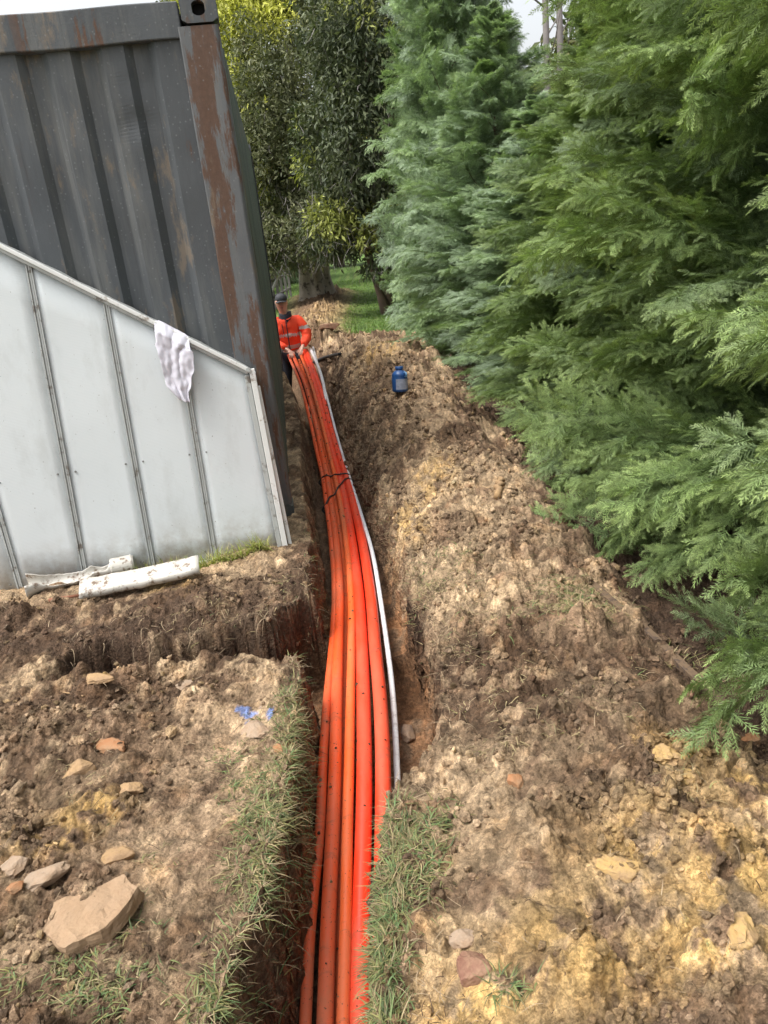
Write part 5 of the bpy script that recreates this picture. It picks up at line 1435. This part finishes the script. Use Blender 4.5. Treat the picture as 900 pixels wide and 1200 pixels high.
    # jacket
    V2 = [J['pel'], J['bel'], J['che'], (J['nb'][0], J['nb'][1], 1.435)]; R2 = [(.205, .16), (.195, .15), (.215, .15), (.11, .10)]; E2 = [(0, 1), (1, 2), (2, 3)]
    V2[0] = (0, .02, .96)
    for s in ('L', 'R'):
        i = len(V2); sh = J['s'+s]; el = J['e'+s]; w = J['w'+s]
        el2 = Vector(el); wv = Vector(w); cuff = el2.lerp(wv, .90); mid = Vector(sh).lerp(el2, .5)+Vector((0.01 if s == 'L' else -.01, 0, 0)); fm = el2.lerp(wv, .5)
        V2 += [sh, tuple(mid), tuple(el2), tuple(fm), tuple(cuff)]; R2 += [.105, .088, .078, .068, .055]; E2 += [(2, i), (i, i+1), (i+1, i+2), (i+2, i+3), (i+3, i+4)]
    jk = skinned('jacket', V2, E2, R2, M['hiviz'], root, 3)
    jm = jk.data; jm.materials.append(M['band']); jm.materials.append(M['navy'])
    for vt in jm.vertices:   # cloth wrinkles
        n = mnoise.noise(vt.co*13)*.014+mnoise.noise(Vector((vt.co.x*9, vt.co.y*9, vt.co.z*34)))*.007; vt.co += Vector((n, n, 0))
    for p in jm.polygons:
        c = p.center; x, z = c.x, c.z
        tor = abs(x) < .165 and c.y > -.30
        if tor and (1.185 < z < 1.235 or 1.015 < z < 1.065): p.material_index = 1
        elif not tor and abs(x) > .165 and 1.275 < z < 1.325: p.material_index = 1
        elif z > 1.475: p.material_index = 2
    mb = MB(); fr = -.175
    pts = []
    bvh_pts = []
    from mathutils.bvhtree import BVHTree
    bt = BVHTree.FromPolygons([v_.co[:] for v_ in jm.vertices], [tuple(p.vertices) for p in jm.polygons])
    for k in range(16):
        z = 1.44-.44*k/15; h = bt.ray_cast(Vector((-.005, -1, z)), Vector((0, 1, 0)))[0]
        if h: pts.append(h+Vector((0, -.002, 0)))
    mb.tube(pts, .007, 6); mb.build('zip', M['navy'], jk)
    mb = MB(); pts = []
    for k in range(7):
        z = 1.38-.13*k/6; h = bt.ray_cast(Vector((-.07+.01*k/6, -1, z)), Vector((0, 1, 0)))[0]
        if h: pts.append(h+Vector((0, -.002, 0)))
    mb.tube(pts, .005, 6); mb.build('chest_pocket', M['navy'], jk)
    # collar
    mb = MB(); seg = 24; Vc = []
    for r, z, dy in ((.105, 1.425, 0), (.092, 1.485, 0), (.092, 1.54, .006), (.084, 1.54, .006), (.080, 1.46, 0)):
        Vc += [(J['nb'][0]+r*math.cos(2*math.pi*k/seg), J['nb'][1]+dy+r*.92*math.sin(2*math.pi*k/seg), z-.03*(math.sin(2*math.pi*k/seg) < -.9)) for k in range(seg)]
    mb.add(Vc, [(j*seg+k, j*seg+(k+1) % seg, (j+1)*seg+(k+1) % seg, (j+1)*seg+k) for j in range(4) for k in range(seg)]); mb.build('collar', M['navy'], jk, smooth=True)
    # trousers, boots
    V3 = [(0, .03, .93)]; R3 = [(.155, .12)]; E3 = []
    for s in ('L', 'R'):
        i = len(V3); V3 += [J['hp'+s], J['k'+s], (J['a'+s][0], J['a'+s][1], .13)]; R3 += [.11, .078, .065]; E3 += [(0, i), (i, i+1), (i+1, i+2)]
    skinned('trousers', V3, E3, R3, M['navy'], root, 2)
    for s in ('L', 'R'):
        a = J['a'+s]; skinned('boot', [(a[0], a[1]+.02, .16), (a[0], a[1]+.02, .06), (a[0], a[1]-.10, .05), (a[0], a[1]-.17, .045)], [(0, 1), (1, 2), (2, 3)], [.06, .058, .052, .045], M['boot'], root, 2)
worker()

# ------------------------------------------------------------------ light, sky, camera
w = bpy.data.worlds.new('World'); scene.world = w; w.use_nodes = True
nt = w.node_tree; bg = nt.nodes['Background']
sky = nt.nodes.new('ShaderNodeTexSky'); sky.sky_type = 'NISHITA'; sky.sun_disc = False
SE, SR = rad(64), rad(245)
sky.sun_elevation = SE; sky.sun_rotation = SR; sky.dust_density = 6; sky.air_density = 1.3; sky.ozone_density = 1
hs = nt.nodes.new('ShaderNodeHueSaturation'); hs.inputs['Saturation'].default_value = .22
nt.links.new(sky.outputs[0], hs.inputs['Color']); nt.links.new(hs.outputs[0], bg.inputs[0]); bg.inputs[1].default_value = .15
sd = bpy.data.lights.new('sun', 'SUN'); sd.energy = 1.1; sd.angle = rad(25); sd.color = (1, .96, .90)
so = bpy.data.objects.new('sun', sd); COL.objects.link(so)
dv = Vector((math.sin(SR)*math.cos(SE), math.cos(SR)*math.cos(SE), math.sin(SE)))   # towards the sun
so.rotation_euler = dv.to_track_quat('Z', 'Y').to_euler(); so.location = (0, 0, 12)
cd = bpy.data.cameras.new('camera'); cam = bpy.data.objects.new('camera', cd); COL.objects.link(cam)
cd.sensor_fit = 'VERTICAL'; cd.sensor_height = 36; cd.sensor_width = 27; cd.lens = FPX/1200*36; cd.clip_start = .05; cd.clip_end = 1500
mw = Matrix(((CR[0], CU[0], -F[0], 0), (CR[1], CU[1], -F[1], 0), (CR[2], CU[2], -F[2], CH), (0, 0, 0, 1)))
cam.matrix_world = mw; scene.camera = cam
scene.render.resolution_x = 768; scene.render.resolution_y = 1024
vs = scene.view_settings; vs.view_transform = 'Standard'; vs.look = 'None'; vs.gamma = 1; vs.use_curve_mapping = False; vs.exposure = 1.05
